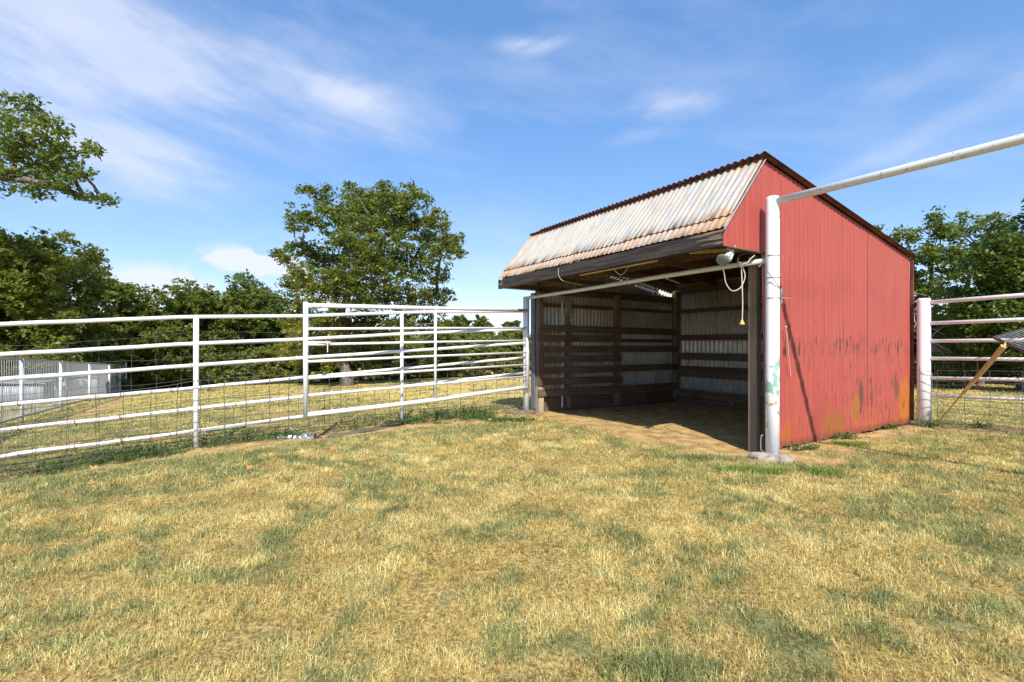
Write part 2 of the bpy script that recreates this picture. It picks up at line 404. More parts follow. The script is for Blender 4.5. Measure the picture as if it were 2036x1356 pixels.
def leafmat(name, a, b, hi, trans=.5):
    g = G(name, .45, .35); r = g.attr('rnd'); p = g.pos()
    c = g.mix(r, a, b)
    c = g.mix(g.rng(g.attr('warm'), 0, 1), c, hi)
    c = g.mix(g.rng(g.noise(p, .45, 3), .35, .7, 0, .35), c, tuple(k*1.5 for k in b))
    nt = g.nt; tr = g.nd.new('ShaderNodeBsdfTranslucent'); nt.links.new(g.mix(1.0, c, (1.4, 1.6, .7), 'MULTIPLY'), tr.inputs[0])
    ms = g.nd.new('ShaderNodeMixShader'); ms.inputs[0].default_value = trans
    g.out(c); nt.links.new(g.b.outputs[0], ms.inputs[1]); nt.links.new(tr.outputs[0], ms.inputs[2])
    nt.links.new(ms.outputs[0], g.nd['Material Output'].inputs[0])
    return g.m
M_LEAF = leafmat('oak_leaves', (.050, .085, .018), (.185, .215, .050), (.46, .33, .055), .45)
M_LEAF2 = leafmat('olive_leaves', (.065, .095, .017), (.22, .23, .048), (.40, .29, .05), .45)
M_LEAF3 = leafmat('cedar_leaves', (.040, .075, .013), (.11, .15, .028), (.22, .20, .04), .3)
def grassmat(name, a, b, c_, trans=.35):
    g = G(name, .6, .25); r = g.attr('rnd')
    c = g.ramp(r, [(0, a), (.55, b), (1, c_)])
    c = g.mix(g.rng(g.noise(g.pos(), 2.2, 6, .7), .45, .70, 0, .30), c, tuple(k*.72 for k in a))
    tr = g.nd.new('ShaderNodeBsdfTranslucent'); g.nt.links.new(c, tr.inputs[0])
    ms = g.nd.new('ShaderNodeMixShader'); ms.inputs[0].default_value = trans
    g.out(c); g.nt.links.new(g.b.outputs[0], ms.inputs[1]); g.nt.links.new(tr.outputs[0], ms.inputs[2])
    g.nt.links.new(ms.outputs[0], g.nd['Material Output'].inputs[0])
    return g.m
M_STRAW = grassmat('straw_blades', (.33, .225, .065), (.73, .565, .175), (.97, .84, .41))
M_GRASS = grassmat('green_blades', (.12, .15, .055), (.23, .27, .095), (.56, .54, .20))
M_WEED = grassmat('weed_leaves', (.07, .12, .035), (.11, .19, .05), (.20, .28, .08))
def ground():
    g = G('pasture_soil', .95, .1); p = g.pos(); gr = g.attr('green'); d = g.attr('dirt')
    straw = g.mix(g.rng(g.noise(p, 34, 6, .7), .35, .65), (.18, .12, .045), (.58, .43, .15))
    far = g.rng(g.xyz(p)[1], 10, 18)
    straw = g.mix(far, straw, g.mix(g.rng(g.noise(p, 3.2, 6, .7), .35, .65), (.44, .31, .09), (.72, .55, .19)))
    grn = g.mix(g.rng(g.noise(p, 24, 5, .7), .35, .65), (.12, .14, .055), (.28, .27, .11))
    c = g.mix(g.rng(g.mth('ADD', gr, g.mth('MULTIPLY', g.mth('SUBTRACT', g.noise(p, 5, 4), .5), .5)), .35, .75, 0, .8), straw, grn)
    dirt = g.mix(g.rng(g.noise(p, 4, 6, .65), .3, .7), (.27, .165, .075), (.60, .41, .17))
    dirt = g.mix(g.rng(g.noise(p, 30, 3, .6), .6, .7, 0, .6), dirt, (.20, .11, .06))
    c = g.mix(g.rng(g.mth('ADD', d, g.mth('MULTIPLY', g.mth('SUBTRACT', g.noise(p, 6, 5), .5), .55)), .32, .62), c, dirt)
    g.bump(g.mth('ADD', g.noise(p, 40, 6, .7), g.mth('MULTIPLY', g.noise(p, 9, 4), 1.0)), .7, .02)
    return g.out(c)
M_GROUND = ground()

# ------------------------------------------------------------------ ground
def green_mask(x, y):
    n = fbm(x*.9+1.3*fbm(x*.7, y*.7, 3, 2), y*.9, 21, 5, .58)
    n2 = fbm(x*4.4+n*2, y*4.4, 23, 5, .7); u, v = fence_uv(x, y)
    base = .33+(n-.5)*1.1+(n2-.5)*2.6+.5*sstep(.57, .67, fbm(x*2.8, y*2.8, 210, 4, .65))
    base = base+.5*np.exp(-((v-1.25-.25*np.sin(u*1.3))/.34)**2)*sstep(.3, 1.2, u)*(fbm(x*1.5, y*1.5, 5, 2)*1.4)
    base = base+.02*np.exp(-((v+.5)/.5)**2)*sstep(-.2, .6, u)
    base = base+.22*sstep(.8, 4.5, np.abs(x-.3)-.12*y)
    base = base-.34*np.exp(-(((x-.9)/1.8)**2+((y-5.8)/2.2)**2))
    s, a = to_shed(x, y)
    base = base+.5*np.exp(-(((s+1.25)/.22)**2+((a-1.3)/1.1)**2))
    base = base+.6*np.exp(-(((x-3.05)/.55)**2+((y-6.15)/.18)**2))
    base = base-.15*sstep(12, 16, y)
    return np.clip(base, 0, 1)
def dirt_mask(x, y):
    s, a = to_shed(x, y); n = fbm(x*2.3, y*2.3, 77, 5, .65); n2 = fbm(x*.8, y*.8, 91, 3)
    e = (n-.5)*.9
    inn = sstep(-1.0, -.35, s+e)*sstep(L+.3, L, s)*sstep(-.5, -.05, a+e*.5)*sstep(W+.6, W+.1, a+e*.4)
    u, v = fence_uv(x, y)
    fe = np.exp(-((v-.48)/.42)**2)*sstep(.2, .9, u)*(1.0+.9*(n-.4))
    wall = sstep(-1.1, -.1, a+e)*sstep(.1, 0, a)*sstep(-.5, .2, s)*sstep(L+.8, L, s)*.85*(.5+n)
    rt = np.exp(-((y-8.9)/.55)**2)*sstep(6.5, 8, x)*.7*(n+.4)
    pat = sstep(.68, .78, n2)*.25*sstep(12, 6, y)
    far = .45*np.exp(-((y-(26+1.5*np.sin(x*.3)))/3.5)**2)*sstep(-13, -9, x)*sstep(8, 4, x)
    enc = .75*np.exp(-(((x+13.2+.623*(y-14.6)-.9))/.6)**2)*sstep(10, 12, y)*sstep(30, 26, y)*(n+.4)
    return np.clip(np.maximum.reduce([inn*1.0, fe, wall, rt, pat, far, enc]), 0, 1)
def axis(lo, f0, f1, hi, st):
    a = np.arange(f0, f1+1e-6, st); l = []; r = []
    v, d = f1, st
    while v < hi: d *= 1.16; v += d; r.append(v)
    v, d = f0, st
    while v > lo: d *= 1.16; v -= d; l.append(v)
    return np.array(l[::-1]+list(a)+r)
gx = axis(-500, -13, 13, 500, .09); gy = axis(-150, -1, 14, 700, .09)
X, Y = np.meshgrid(gx, gy); X = X.ravel(); Y = Y.ravel()
nx, ny = len(gx), len(gy)
Vg = np.stack([X, Y, gz(X, Y)], 1)
ii = (np.arange(ny-1)[:, None]*nx+np.arange(nx-1)[None]).ravel()
Fg = np.stack([ii, ii+1, ii+nx+1, ii+nx], 1).ravel()
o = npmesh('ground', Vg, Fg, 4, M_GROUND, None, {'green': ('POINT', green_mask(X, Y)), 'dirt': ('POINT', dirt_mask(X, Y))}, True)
tag(o, kind='structure')

def blades(name, x, y, ln, wd, lean, mat, label, rnd, cat='grass', kind='stuff', zoff=0.0, parent=None):
    n = len(x); z = gz(x, y)+zoff-.004
    th = rng.random(n)*2*np.pi; dx = np.cos(th); dy = np.sin(th)              # lean direction
    fa = th+np.pi/2+rng.normal(0, .5, n); wx = np.cos(fa)*wd/2; wy = np.sin(fa)*wd/2
    h1 = ln*.5*np.cos(lean*.6); o1 = ln*.5*np.sin(lean*.6)
    h2 = h1+ln*.5*np.cos(np.minimum(lean*1.7, 2.1)); o2 = o1+ln*.5*np.sin(np.minimum(lean*1.7, 2.1))
    sx_ = rng.normal(0, .18, n)*ln; sy_ = rng.normal(0, .18, n)*ln
    V = np.empty((n, 5, 3))
    V[:, 0] = np.stack([x-wx, y-wy, z], 1); V[:, 1] = np.stack([x+wx, y+wy, z], 1)
    V[:, 2] = np.stack([x+dx*o1+wx*.8, y+dy*o1+wy*.8, z+h1], 1); V[:, 3] = np.stack([x+dx*o1-wx*.8, y+dy*o1-wy*.8, z+h1], 1)
    V[:, 4] = np.stack([x+dx*o2+sx_, y+dy*o2+sy_, z+h2], 1)
    b = (np.arange(n)*5)[:, None]
    Fv = np.concatenate([b+np.array([[0, 1, 2, 3]]), b+np.array([[3, 2, 4]])], 1).ravel()
    size = np.tile([4, 3], n)
    o = npmesh(name, V.reshape(-1, 3), Fv, size, mat, parent, {'rnd': ('FACE', np.repeat(rnd, 2))})
    if label: tag(o, label, cat, kind=kind)
    return o
def sample(y0, y1, dens, margin=1.6):
    A = 1.06
    area = (y1-y0)*(2*margin)+A*(y1*y1-y0*y0); n = int(area*dens)
    y = np.sqrt(rng.random(n)*(y1*y1-y0*y0)+y0*y0); x = (rng.random(n)*2-1)*(A*y+margin)
    return x, y
PX_, PY_, PL_, PW_ = [], [], [], []
for (y0, y1, d, w_, lm) in ((1.2, 3.2, 12000, .0032, 1.0), (3.2, 5, 9500, .0038, 1.05), (5, 8, 5500, .0050, 1.1), (8, 12, 1900, .0075, 1.1), (12, 18, 420, .014, 1.25), (18, 30, 70, .03, 1.6)):
    x, y = sample(y0, y1, d); PX_.append(x); PY_.append(y); PL_.append(np.full(len(x), lm)); PW_.append(np.full(len(x), w_))
gxx, gyy, gl, gw = map(np.concatenate, (PX_, PY_, PL_, PW_))
s_, a_ = to_shed(gxx, gyy)
keep = ~((s_ > -.05) & (s_ < L+.05) & (a_ > -.02) & (a_ < W+.1))
dm = dirt_mask(gxx, gyy); keep &= rng.random(len(gxx)) > np.clip(dm*1.15, 0, .90)
tuft = fbm(gxx*5, gyy*5, 60, 3); keep &= rng.random(len(gxx)) < np.clip(.12+(tuft-.22)*2.6, .10, 1)
gxx, gyy, gl, gw, tuft, dm = (v[keep] for v in (gxx, gyy, gl, gw, tuft, dm))
gm = green_mask(gxx, gyy); fine = fbm(gxx*9, gyy*9, 31, 2)
pg = np.clip(sstep(.15, 1.0, gm)*.62+(fine-.5)*1.4*(gm+.2)+.09, 0, .76)
isg = rng.random(len(gxx)) < pg
for nm, mk, mt, lab in (('dry_grass', ~isg, M_STRAW, 'short matted straw coloured dry grass covering the pasture'), ('green_grass', isg, M_GRASS, 'patches of short dull green grass among the straw')):
    x, y = gxx[mk], gyy[mk]; n = len(x)
    ln = (.022+.034*rng.random(n)**1.3+.02*tuft[mk])*gl[mk]*np.where(rng.random(n) < .04, 1.6, 1)*(1-.4*dm[mk])
    if nm == 'green_grass': ln *= 1.02+.25*gm[mk]
    lean = np.abs(rng.normal(1.1, .55, n)) if nm == 'dry_grass' else np.abs(rng.normal(.75, .4, n))
    blades(nm, x, y, ln, gw[mk]*(.7+.6*rng.random(n)), lean, mt, lab, np.clip(rng.normal(.5, .33, n)+(tuft[mk]-.5)*1.1+(fbm(x*2.2, y*2.2, 140, 5, .7)-.5)*1.0, 0, 1))

# ------------------------------------------------------------------ shed
shed = tag(empty('livestock_shed', (*C0, 0), TH), 'open fronted red metal shed with rusty corrugated roof and white barn lamp', 'shed')
shed['label'] = 'open fronted red corrugated metal shed with slanted rusty roof'
def corr(name, org, U, V, N, ulen, pitch, amp, v0, v1, parent, mats, prof='sine', nv=2, thick=.004, phase=0, wob=0.0):
    org, U, V, N = map(Vector, (org, U, V, N))
    if prof == 'sine': k = 8; us = [i*pitch/k for i in range(int(ulen/pitch*k)+1)]; disp = lambda u: amp*math.sin(2*math.pi*(u/pitch)+phase)
    else:
        us = []; u = 0
        while u < ulen: us += [u, u+pitch*.78, u+pitch*.82, u+pitch*.92]; u += pitch
        us = [q for q in us if q < ulen]
        disp = lambda u: amp if .80 < (u/pitch) % 1 < .93 else 0.0
    if us[-1] < ulen-1e-4: us.append(ulen)
    vs, fs, mi = [], [], []
    n = len(us)
    for side in (0, 1):
        for j in range(nv+1):
            for u in us:
                a, b = v0(u), v1(u); v = a+(b-a)*j/nv
                d = disp(u)+wob*(math.sin(u*2.1+v*1.3)+math.sin(u*5.3+v*2.9)*.5)
                vs.append(org+U*u+V*v+N*(d-side*thick))
    B = n*(nv+1)
    for j in range(nv):
        for i in range(n-1):
            q = (j*n+i, j*n+i+1, (j+1)*n+i+1, (j+1)*n+i)
            fs.append(q); mi.append(0); fs.append(tuple(t+B for t in q[::-1])); mi.append(1 if len(mats) > 1 else 0)
    for i in range(n-1):
        fs.append((i+1, i, B+i, B+i+1)); mi.append(0); t = nv*n
        fs.append((t+i, t+i+1, B+t+i+1, B+t+i)); mi.append(0)
    for j in range(nv):
        fs.append((j*n, (j+1)*n, B+(j+1)*n, B+j*n)); mi.append(0)
        fs.append(((j+1)*n+n-1, j*n+n-1, B+j*n+n-1, B+(j+1)*n+n-1)); mi.append(0)
    o = obj(name, vs, fs, None, parent, False, mats, mi)
    if prof == 'sine': o.data.polygons.foreach_set('use_smooth', [m is not None for m in mi])
    return o
OV, ZB, ZT, ZR, ZRE = .918, 2.825, 3.055, 4.15, 3.235
def rooftop(s): return ZR-(ZR-ZRE)*s/L if s >= 0 else ZR+(ZR-ZT)*s/OV
rj = random.Random(3); wj = random.Random(8)
# red side wall with the gable, one sheet; s runs from the front overhang to the rear
corr('side_wall', (-OV, 0, 0), (1, 0, 0), (0, 0, 1), (0, -1, 0), OV+L+.01, .125, .010,
     lambda u: (ZB-.0 if u < OV-.01 else .02+.016*math.sin(u*7)*math.sin(u*3.1)+.008*math.sin(u*23)+wj.uniform(0, .03)*(wj.random() < .4)), lambda u: rooftop(u-OV)-.02, shed, [M_RED, M_GALV], 'rib', 3, .003, wob=.004)
corr('side_wall', (0, W, 0), (1, 0, 0), (0, 0, 1), (0, 1, 0), L, .115, .017, lambda u: -.25, lambda u: rooftop(u)+.022, shed, [M_RED, M_GALV], 'sine', 1, .003)
corr('side_wall', (-OV, W+.03, 0), (1, 0, 0), (0, 0, 1), (0, 1, 0), OV+.02, .105, .009, lambda u: ZB, lambda u: rooftop(u-OV)+.01, shed, [M_RED, M_GALV], 'sine', 1, .003)
corr('rear_wall', (L, 0, 0), (0, 1, 0), (0, 0, 1), (1, 0, 0), W, .135, .019, lambda u: -.25, lambda u: ZRE-.02, shed, [M_RED, M_GALV], 'sine', 1, .003)
MB().beam((L+.02, -.03, .06), (L+.02, -.03, ZRE-.05), .05, .05, (1, 0, 0)).build('corner_trim', M_RUST, shed)
MB().beam((-.03, W+.045, .02), (-.03, W+.045, ZB-.05), .03, .16, (0, 1, 0)).build('corner_trim', plain('bluish_steel_trim', (.16, .19, .21), .5), shed)
# rear roof slope, projecting a little past the ridge; a slot is open near the far left corner
rl = math.hypot(L, ZR-ZRE); rv = ((L)/rl, 0, -(ZR-ZRE)/rl); rn = ((ZR-ZRE)/rl, 0, L/rl)
def rear_piece(y0, y1, v0, v1):
    corr('roof', (0, y0, ZR+.028), (0, 1, 0), rv, rn, y1-y0, .11, .014, lambda u: v0+rj.uniform(-.006, .006), lambda u: v1, shed, [M_RUST, M_RUST], 'sine', 3, .004)
rear_piece(-.10, 5.25, -.11, rl+.14); rear_piece(5.35, W+.16, -.07, rl+.14); rear_piece(5.25, 5.35, -.09, 4.2); rear_piece(5.25, 5.35, 4.85, rl+.14)
# front slope in two lapped courses
ml = math.hypot(OV, ZR-ZT); mv = Vector((-OV/ml, 0, -(ZR-ZT)/ml)); mn = Vector((-(ZR-ZT)/ml, 0, OV/ml))
corr('roof', Vector((0, -.02, ZR))+mn*.022, (0, 1, 0), mv, mn, W+.2, .11, .0105, lambda u: 0, lambda u: ml*.83+.010*math.sin(u*3.3)+(.02 if 1.9 < u < 3.6 else 0)+rj.uniform(-.006, .006), shed, [M_ROOF, M_GALV], 'sine', 4, .003, wob=.002)
corr('roof', Vector((0, -.02, ZR))+mn*.004, (0, 1, 0), mv, mn, W+.2, .11, .0075, lambda u: ml*.78, lambda u: ml*.99+.006*math.sin(u*4.1)+rj.uniform(-.006, .006), shed, [M_ROOF, M_GALV], 'sine', 2, .003, phase=.5, wob=.002)
MB().beam((-OV+.04, .012, (ZB+ZT)/2-.005), (-OV+.04, W+.19, (ZB+ZT)/2-.005), .07, ZT-ZB-.02, bev=.006).build('fascia_beam', M_FASCIA, shed)
MB().beam((-OV-.03, -.035, ZT-.03), (.0, -.035, ZR-.01), .012, .025, (0, -1, 0), .002).build('corner_trim', M_TIN, shed)
# timber frame
def post(s, a, w, d, z0, z1, m=M_WZ): MB().box((s, a, (z0+z1)/2), (w, d, z1-z0), None, .006).build('post', m, shed)
post(.07, .17, .13, .13, -.05, 2.80); post(.16, .055, .045, .09, .25, 2.62)
for z, h in ((2.42, .18), (1.42, .2), (.98, .2), (.36, .22)): MB().box((.10, .245, z), (.09, .03, h), None, .003).build('cleat', M_WPALE, shed)
post(.06, W-.10, .14, .14, .55, 2.80, M_WZ); 
MB().box((.06, W-.10, .25), (.145, .145, .62), None, .006).build('post', M_WPALE, shed)
post(.93, W-.09, .10, .10, 0, 2.25, M_WZ); post(2.56, W-.10, .16, .12, -.05, 2.85, M_WZ)
post(L-.1, W-.11, .16, .16, 0, 3.1, M_WZ); post(L-.1, 3.7, .1, .1, 0, .3, M_WZ); post(L-.1, .15, .14, .14, 0, 3.1); post(L-.1, 2.0, .12, .12, 0, 3.1)
def bd(p, q, w, h, m, nm='board'): MB().beam(p, q, w, h, bev=.004).build(nm, m, shed)
jt = random.Random(12)
for k, (z, end) in enumerate(((1.93, L-.15), (1.70, 2.62), (1.43, L-.15), (1.19, 2.62), (.92, L-.15), (.67, 2.62), (.40, L-.15))):
    bd((-.02+jt.uniform(-.02, .02), W-.19, z+jt.uniform(-.01, .01)), (end, W-.19-jt.uniform(0, .004), z+jt.uniform(-.02, .02)), .04, .17, M_WX)
for z, h, e in ((1.74, .15, L-.2), (1.24, .19, L-.2), (.78, .22, L-.2), (.20, .22, L-.2)):
    bd((e, W-.25, z+jt.uniform(-.01, .01)), (e, .25, z-.02+jt.uniform(-.02, .02)), .04, h, M_WY)
bd((.13, W-.035, 2.50), (L-.03, W-.035, 2.50), .04, .09, M_WX, 'girt'); bd((.1, W-.035, 2.84), (L-.03, W-.035, 2.84), .05, .18, M_WX, 'girt')
bd((.13, W-.035, 1.66), (L-.03, W-.035, 1.66), .04, .09, M_WX, 'girt'); bd((.15, W-.045, .04), (L-.03, W-.045, .02), .05, .46, M_WX, 'girt')
bd((L-.035, W-.03, 2.50), (L-.035, .05, 2.50), .04, .11, M_WY, 'girt'); bd((L-.035, W-.03, .9), (L-.035, .05, .9), .04, .1, M_WY, 'girt')
bd((L-.05, W-.03, 3.12), (L-.05, .05, 3.12), .05, .24, M_WY, 'girt'); bd((L-.045, W-.03, -.02), (L-.045, .05, -.02), .05, .42, M_WY, 'girt')
for a in (.05, 1.5, 2.85, 4.2, W-.045):
    bd((-OV+.09, a, ZB+.05), (L-.05, a, rooftop(L-.05)-.15 if False else rooftop(L-.1)-.12), .045, .14, M_RAFT, 'rafter') if False else None
    bd((0.02, a, ZR-.075), (L-.08, a, ZRE-.065), .045, .17, M_RAFT, 'rafter')
    bd((-OV+.09, a, ZB+.06), (.9, a, ZB+.06), .04, .10, M_RAFT, 'rafter')
    bd((-OV+.10, a, ZT-.01), (-.03, a, ZR-.17), .04, .10, M_RAFT, 'rafter')
for s in (.45, 1.3, 2.2, 3.1, 4.0): bd((s, .03, rooftop(s)-.03), (s, W-.03, rooftop(s)-.03), .06, .035, M_RAFT, 'purlin')
bd((.04, .1, ZB+.18), (.04, W-.1, ZB+.18), .05, .22, M_RAFT, 'header_beam')
bd((-OV+.1, .6, ZB+.02), (1.3, .08, ZB+.26), .02, .05, M_STICK, 'brace'); bd((1.2, .2, ZB+.02), (2.9, 1.6, ZB+.15), .03, .08, M_RAFT, 'brace')
bd((-OV+.1, .0, ZB-.012), (.02, .0, ZB-.012), .05, .022, M_RAFT, 'trim_board')
# electric box, conduit and outlet on the left inner wall
MB().box((.86, W-.165, 2.46), (.16, .10, .30), None, .012).build('fuse_box', M_BOX, shed)
MB().tube([(.72, W-.12, 2.62), (.72, W-.12, .02)], .022, 8).build('conduit', M_PORC, shed)
MB().tube([(.1, W-.12, 2.38), (.35, W-.12, 2.345), (.6, W-.12, 2.35), (.78, W-.12, 2.40)], .008, 6).build('conduit', M_CORD, shed)
m = MB().box((.93, W-.147, 2.17), (.07, .018, .115), None, .004).build('outlet', plain('brown_plate', (.16, .08, .05), .5), shed)
for dz in (-.028, .028): MB().lathe((.93, W-.156, 2.17+dz), (0, -1, 0), [(0, .017), (.006, .016)], 10).build('socket', M_PORC, m)
def bez(pts, n=10):
    P = [Vector(p) for p in pts]; out = []
    P = [P[0]]+P+[P[-1]]
    for i in range(1, len(P)-2):
        for k in range(n):
            t = k/n; a, b, c, d = P[i-1], P[i], P[i+1], P[i+2]
            out.append(.5*((2*b)+(-a+c)*t+(2*a-5*b+4*c-d)*t*t+(-a+3*b-3*c+d)*t**3))
    out.append(P[-2]); return out
# wire ends and clips hanging on the fascia and crossbar
def wires(pl, nm, m_, r=.006):
    for pts in pl: MB().tube(bez(pts, 6), r, 5).build(nm, m_, shed, True)
wires([[(-OV-.005, 3.52, ZT-.06), (-OV-.01, 3.5, ZT-.2), (-OV+.06, 3.42, ZB-.08), (-.5, 3.3, ZB-.14)],
       [(-OV+.05, 2.1, ZB-.01), (-OV+.07, 2.0, ZB-.11), (-OV+.1, 1.92, ZB-.13), (-OV+.16, 1.86, ZB-.02)]], 'wire', M_CORD, .005)
bd((-OV+.11, 1.2, ZB-.012), (-OV+.11, 3.0, ZB-.012), .05, .02, M_STICK, 'trim_board')

# ------------------------------------------------------------------ flood lamp and cords under the gable
fl = tag(empty('flood_lamp', PX(1452, 492, 6.62)), 'white twin socket flood lamp with one round bulb under the gable corner', 'lamp')
def rel(px, py, D, base): return PX(px, py, D)-Vector(base.location)
MB().lathe(rel(1454, 492, 6.62, fl), (0, 0, -1), [(-.02, .055), (.02, .055), (.035, .035), (.06, .03)], 14).build('bracket', M_PORC, fl, True)
def socket(p, q):
    p = Vector(p); q = Vector(q); d = (q-p); l = d.length; d.normalize()
    return MB().lathe(p, d, [(0, .016), (.02, .026), (l*.55, .029), (l, .034)], 14).build('lamp_socket', M_PORC, fl, True)
p1 = rel(1454, 500, 6.6, fl); p2 = rel(1443, 511, 6.5, fl)
socket(p1, p2); socket(rel(1457, 500, 6.62, fl), rel(1449, 518, 6.62, fl))
d = (p2-p1).normalized()
MB().lathe(p2, d, [(0, .034), (.015, .034), (.03, .036), (.06, .052), (.09, .084), (.10, .086), (.108, .076), (.116, .04), (.118, .004)], 20).build('bulb', M_BULB, fl, True)
cd = tag(empty('extension_cord', PX(1474, 530, 6.68)), 'cream cord looped over the crossbar with a yellow plug end hanging', 'cord')
D_ = 6.66
MB().tube(bez([rel(a, b, dd, cd) for a, b, dd in ((1436, 531, 6.6), (1440, 545, D_), (1443, 562, D_), (1452, 576, D_), (1462, 578, D_), (1473, 571, D_), (1480, 556, D_), (1481, 545, D_), (1477, 532, D_), (1476, 526, 6.6), (1486, 522, 6.6), (1492, 515, 6.62), (1500, 508, 6.68))]), .0068, 6).build('cable', M_CORD, cd, True)
MB().tube(bez([rel(a, b, dd, cd) for a, b, dd in ((1471, 521, 6.62), (1474, 535, D_), (1476, 580, D_), (1476.5, 610, D_), (1475.5, 637, D_))]), .0075, 6).build('cable', M_CORD, cd, True)
MB().tube(bez([rel(a, b, dd, cd) for a, b, dd in ((1467, 528, 6.7), (1468, 512, 6.72), (1480, 504, 6.8), (1496, 504, 6.8), (1500, 506, 6.8))]), .007, 6).build('cable', plain('dark_cord', (.10, .07, .05), .6), cd, True)
MB().lathe(rel(1475.5, 636, D_, cd), (0, 0, -1), [(0, .012), (.02, .016), (.05, .034), (.065, .034)], 10).build('plug', M_YELLOW, cd, True)

# ------------------------------------------------------------------ tall posts, crossbar and overhead pipe
RP = Vector(((1536-CX)/F_PX*6.72, 6.72, 0)); Fd = Vector((-SY, SX, 0))
gw_ = tag(empty('pipe_gateway', (RP.x, RP.y, gzf(RP.x, RP.y))), 'white pipe gateway before the shed with a long overhead pipe', 'gateway')
def rl_(v): return Vector(v)-Vector(gw_.location)
k = MB(); k.lathe(rl_((RP.x, RP.y, -.15)), (0, 0, 1), [(0, .0875), (1.2, .0875), (2.4, .0875), (3.66, .0875), (3.69, .083), (3.705, .06)], 28); k.build('post', M_WHITE_GREEN, gw_, True)
k = MB(); k.lathe(rl_((HP[0], HP[1], -.1)), (0, 0, 1), [(0, .073), (1.4, .073), (2.745, .073), (2.755, .06)], 20); k.build('post', M_WHITE, gw_, True)
k = MB(); a = rl_((RP.x, RP.y, 2.69))+Fd*.07; b = rl_((HP[0], HP[1], 2.625)); k.tube([a, a.lerp(b, .33)+Vector((0, 0, .008)), a.lerp(b, .66)+Vector((0, 0, -.006)), b-(b-a).normalized()*-.05], .037, 14)
k.build('crossbar', M_WHITE_WORN, gw_, True)
k = MB(); a = rl_((RP.x, RP.y, 3.475))-Fd*.075; k.tube([a-Fd*t for t in (0, 1.5, 3, 4.5, 6.5)], .050, 16); k.build('overhead_pipe', M_WHITE_WORN, gw_, True)
k = MB()
for z, dz in ((2.75, .012), (2.44, 0), (2.17, .01)):
    k.tube([rl_((RP.x, RP.y, z+dz*math.sin(t)))+Vector((math.cos(t)*.093, math.sin(t)*.093, 0)) for t in [i*2*math.pi/20 for i in range(21)]], .0042, 5)
k.tube([rl_(PX(1523, 507, 6.62)), rl_(PX(1526, 540, 6.62)), rl_(PX(1545, 565, 6.60)), rl_(PX(1552, 577, 6.68)), rl_(PX(1555, 592, 6.7))], .006, 5)
k.tube([rl_(PX(1551, 508, 6.7)), rl_(PX(1557, 509, 6.74)), rl_(PX(1556, 516, 6.74))], .006, 5)
k.build('tie_wire', M_WIREG, gw_)
k = MB(); k.tube([rl_(PX(1553, 574, 6.72)), rl_(PX(1554, 603, 6.72))], .013, 8); k.tube([rl_(PX(1550, 592, 6.72)), rl_(PX(1574, 593.5, 6.5))], [.012, .003], 8); k.tube([rl_(PX(1548, 597, 6.7)), rl_(PX(1548, 612, 6.7))], .01, 6)
k.build('insulator', M_SILVER, gw_)
k = MB(); k.tube([rl_(PX(1512, 521, 6.8)), rl_(PX(1512, 527, 6.8)), rl_(PX(1509, 531, 6.8)), rl_(PX(1507, 527, 6.8))], .006, 6); k.build('hook', M_WIREG, gw_); k = MB(); k.tube(bez([rl_(PX(1516, 865, 6.75)), rl_(PX(1513, 870, 6.75)), rl_(PX(1513, 893, 6.75)), rl_(PX(1520, 899, 6.75))]), .008, 6); k.build('hook', M_WIREG, gw_)

def slab(name, pts, z0, h, label, cat, m):
    """irregular lump of concrete or stone built from an outline"""
    cx_ = sum(p[0] for p in pts)/len(pts); cy_ = sum(p[1] for p in pts)/len(pts); r = random.Random(int(cx_*100)); n = len(pts)
    P = []; 
    ring = []
    for i in range(n):
        a, b = pts[i], pts[(i+1) % n]
        for t in (0, .33, .66): ring.append((a[0]+(b[0]-a[0])*t+r.uniform(-.014, .014)-cx_, a[1]+(b[1]-a[1])*t+r.uniform(-.014, .014)-cy_))
    N = len(ring); vs = []; fs = []
    for sc_, z in ((1.02, -.05), (1, h*.45), (.93, h*.9), (.6, h), (.25, h*1.03)):
        for (x, y) in ring: vs.append((x*sc_+r.uniform(-.008, .008), y*sc_+r.uniform(-.008, .008), z+r.uniform(-.014, .014)))
    for j in range(4):
        for i in range(N): fs.append((j*N+i, j*N+(i+1) % N, (j+1)*N+(i+1) % N, (j+1)*N+i))
    fs.append(tuple(4*N+i for i in range(N)))
    o = obj(name, vs, fs, m); o.location = (cx_, cy_, z0); return tag(o, label, cat)
slab('concrete_footing', [(3.22, 6.72), (3.26, 6.52), (3.5, 6.36), (3.72, 6.40), (3.74, 6.6), (3.5, 6.74), (3.34, 6.80)], gzf(3.45, 6.6), .055, 'flat broken concrete lump at the foot of the tall peeling post', 'concrete lump', M_CONC)
slab('flat_stone', [(-.05, 11.28), (.15, 11.1), (.42, 11.14), (.56, 11.3), (.5, 11.52), (.1, 11.5)], gzf(.25, 11.3), .07, 'flat brown stone at the foot of the gate hinge post', 'stone', plain('brown_stone', (.24, .17, .13), .95, 0, .5, 12))

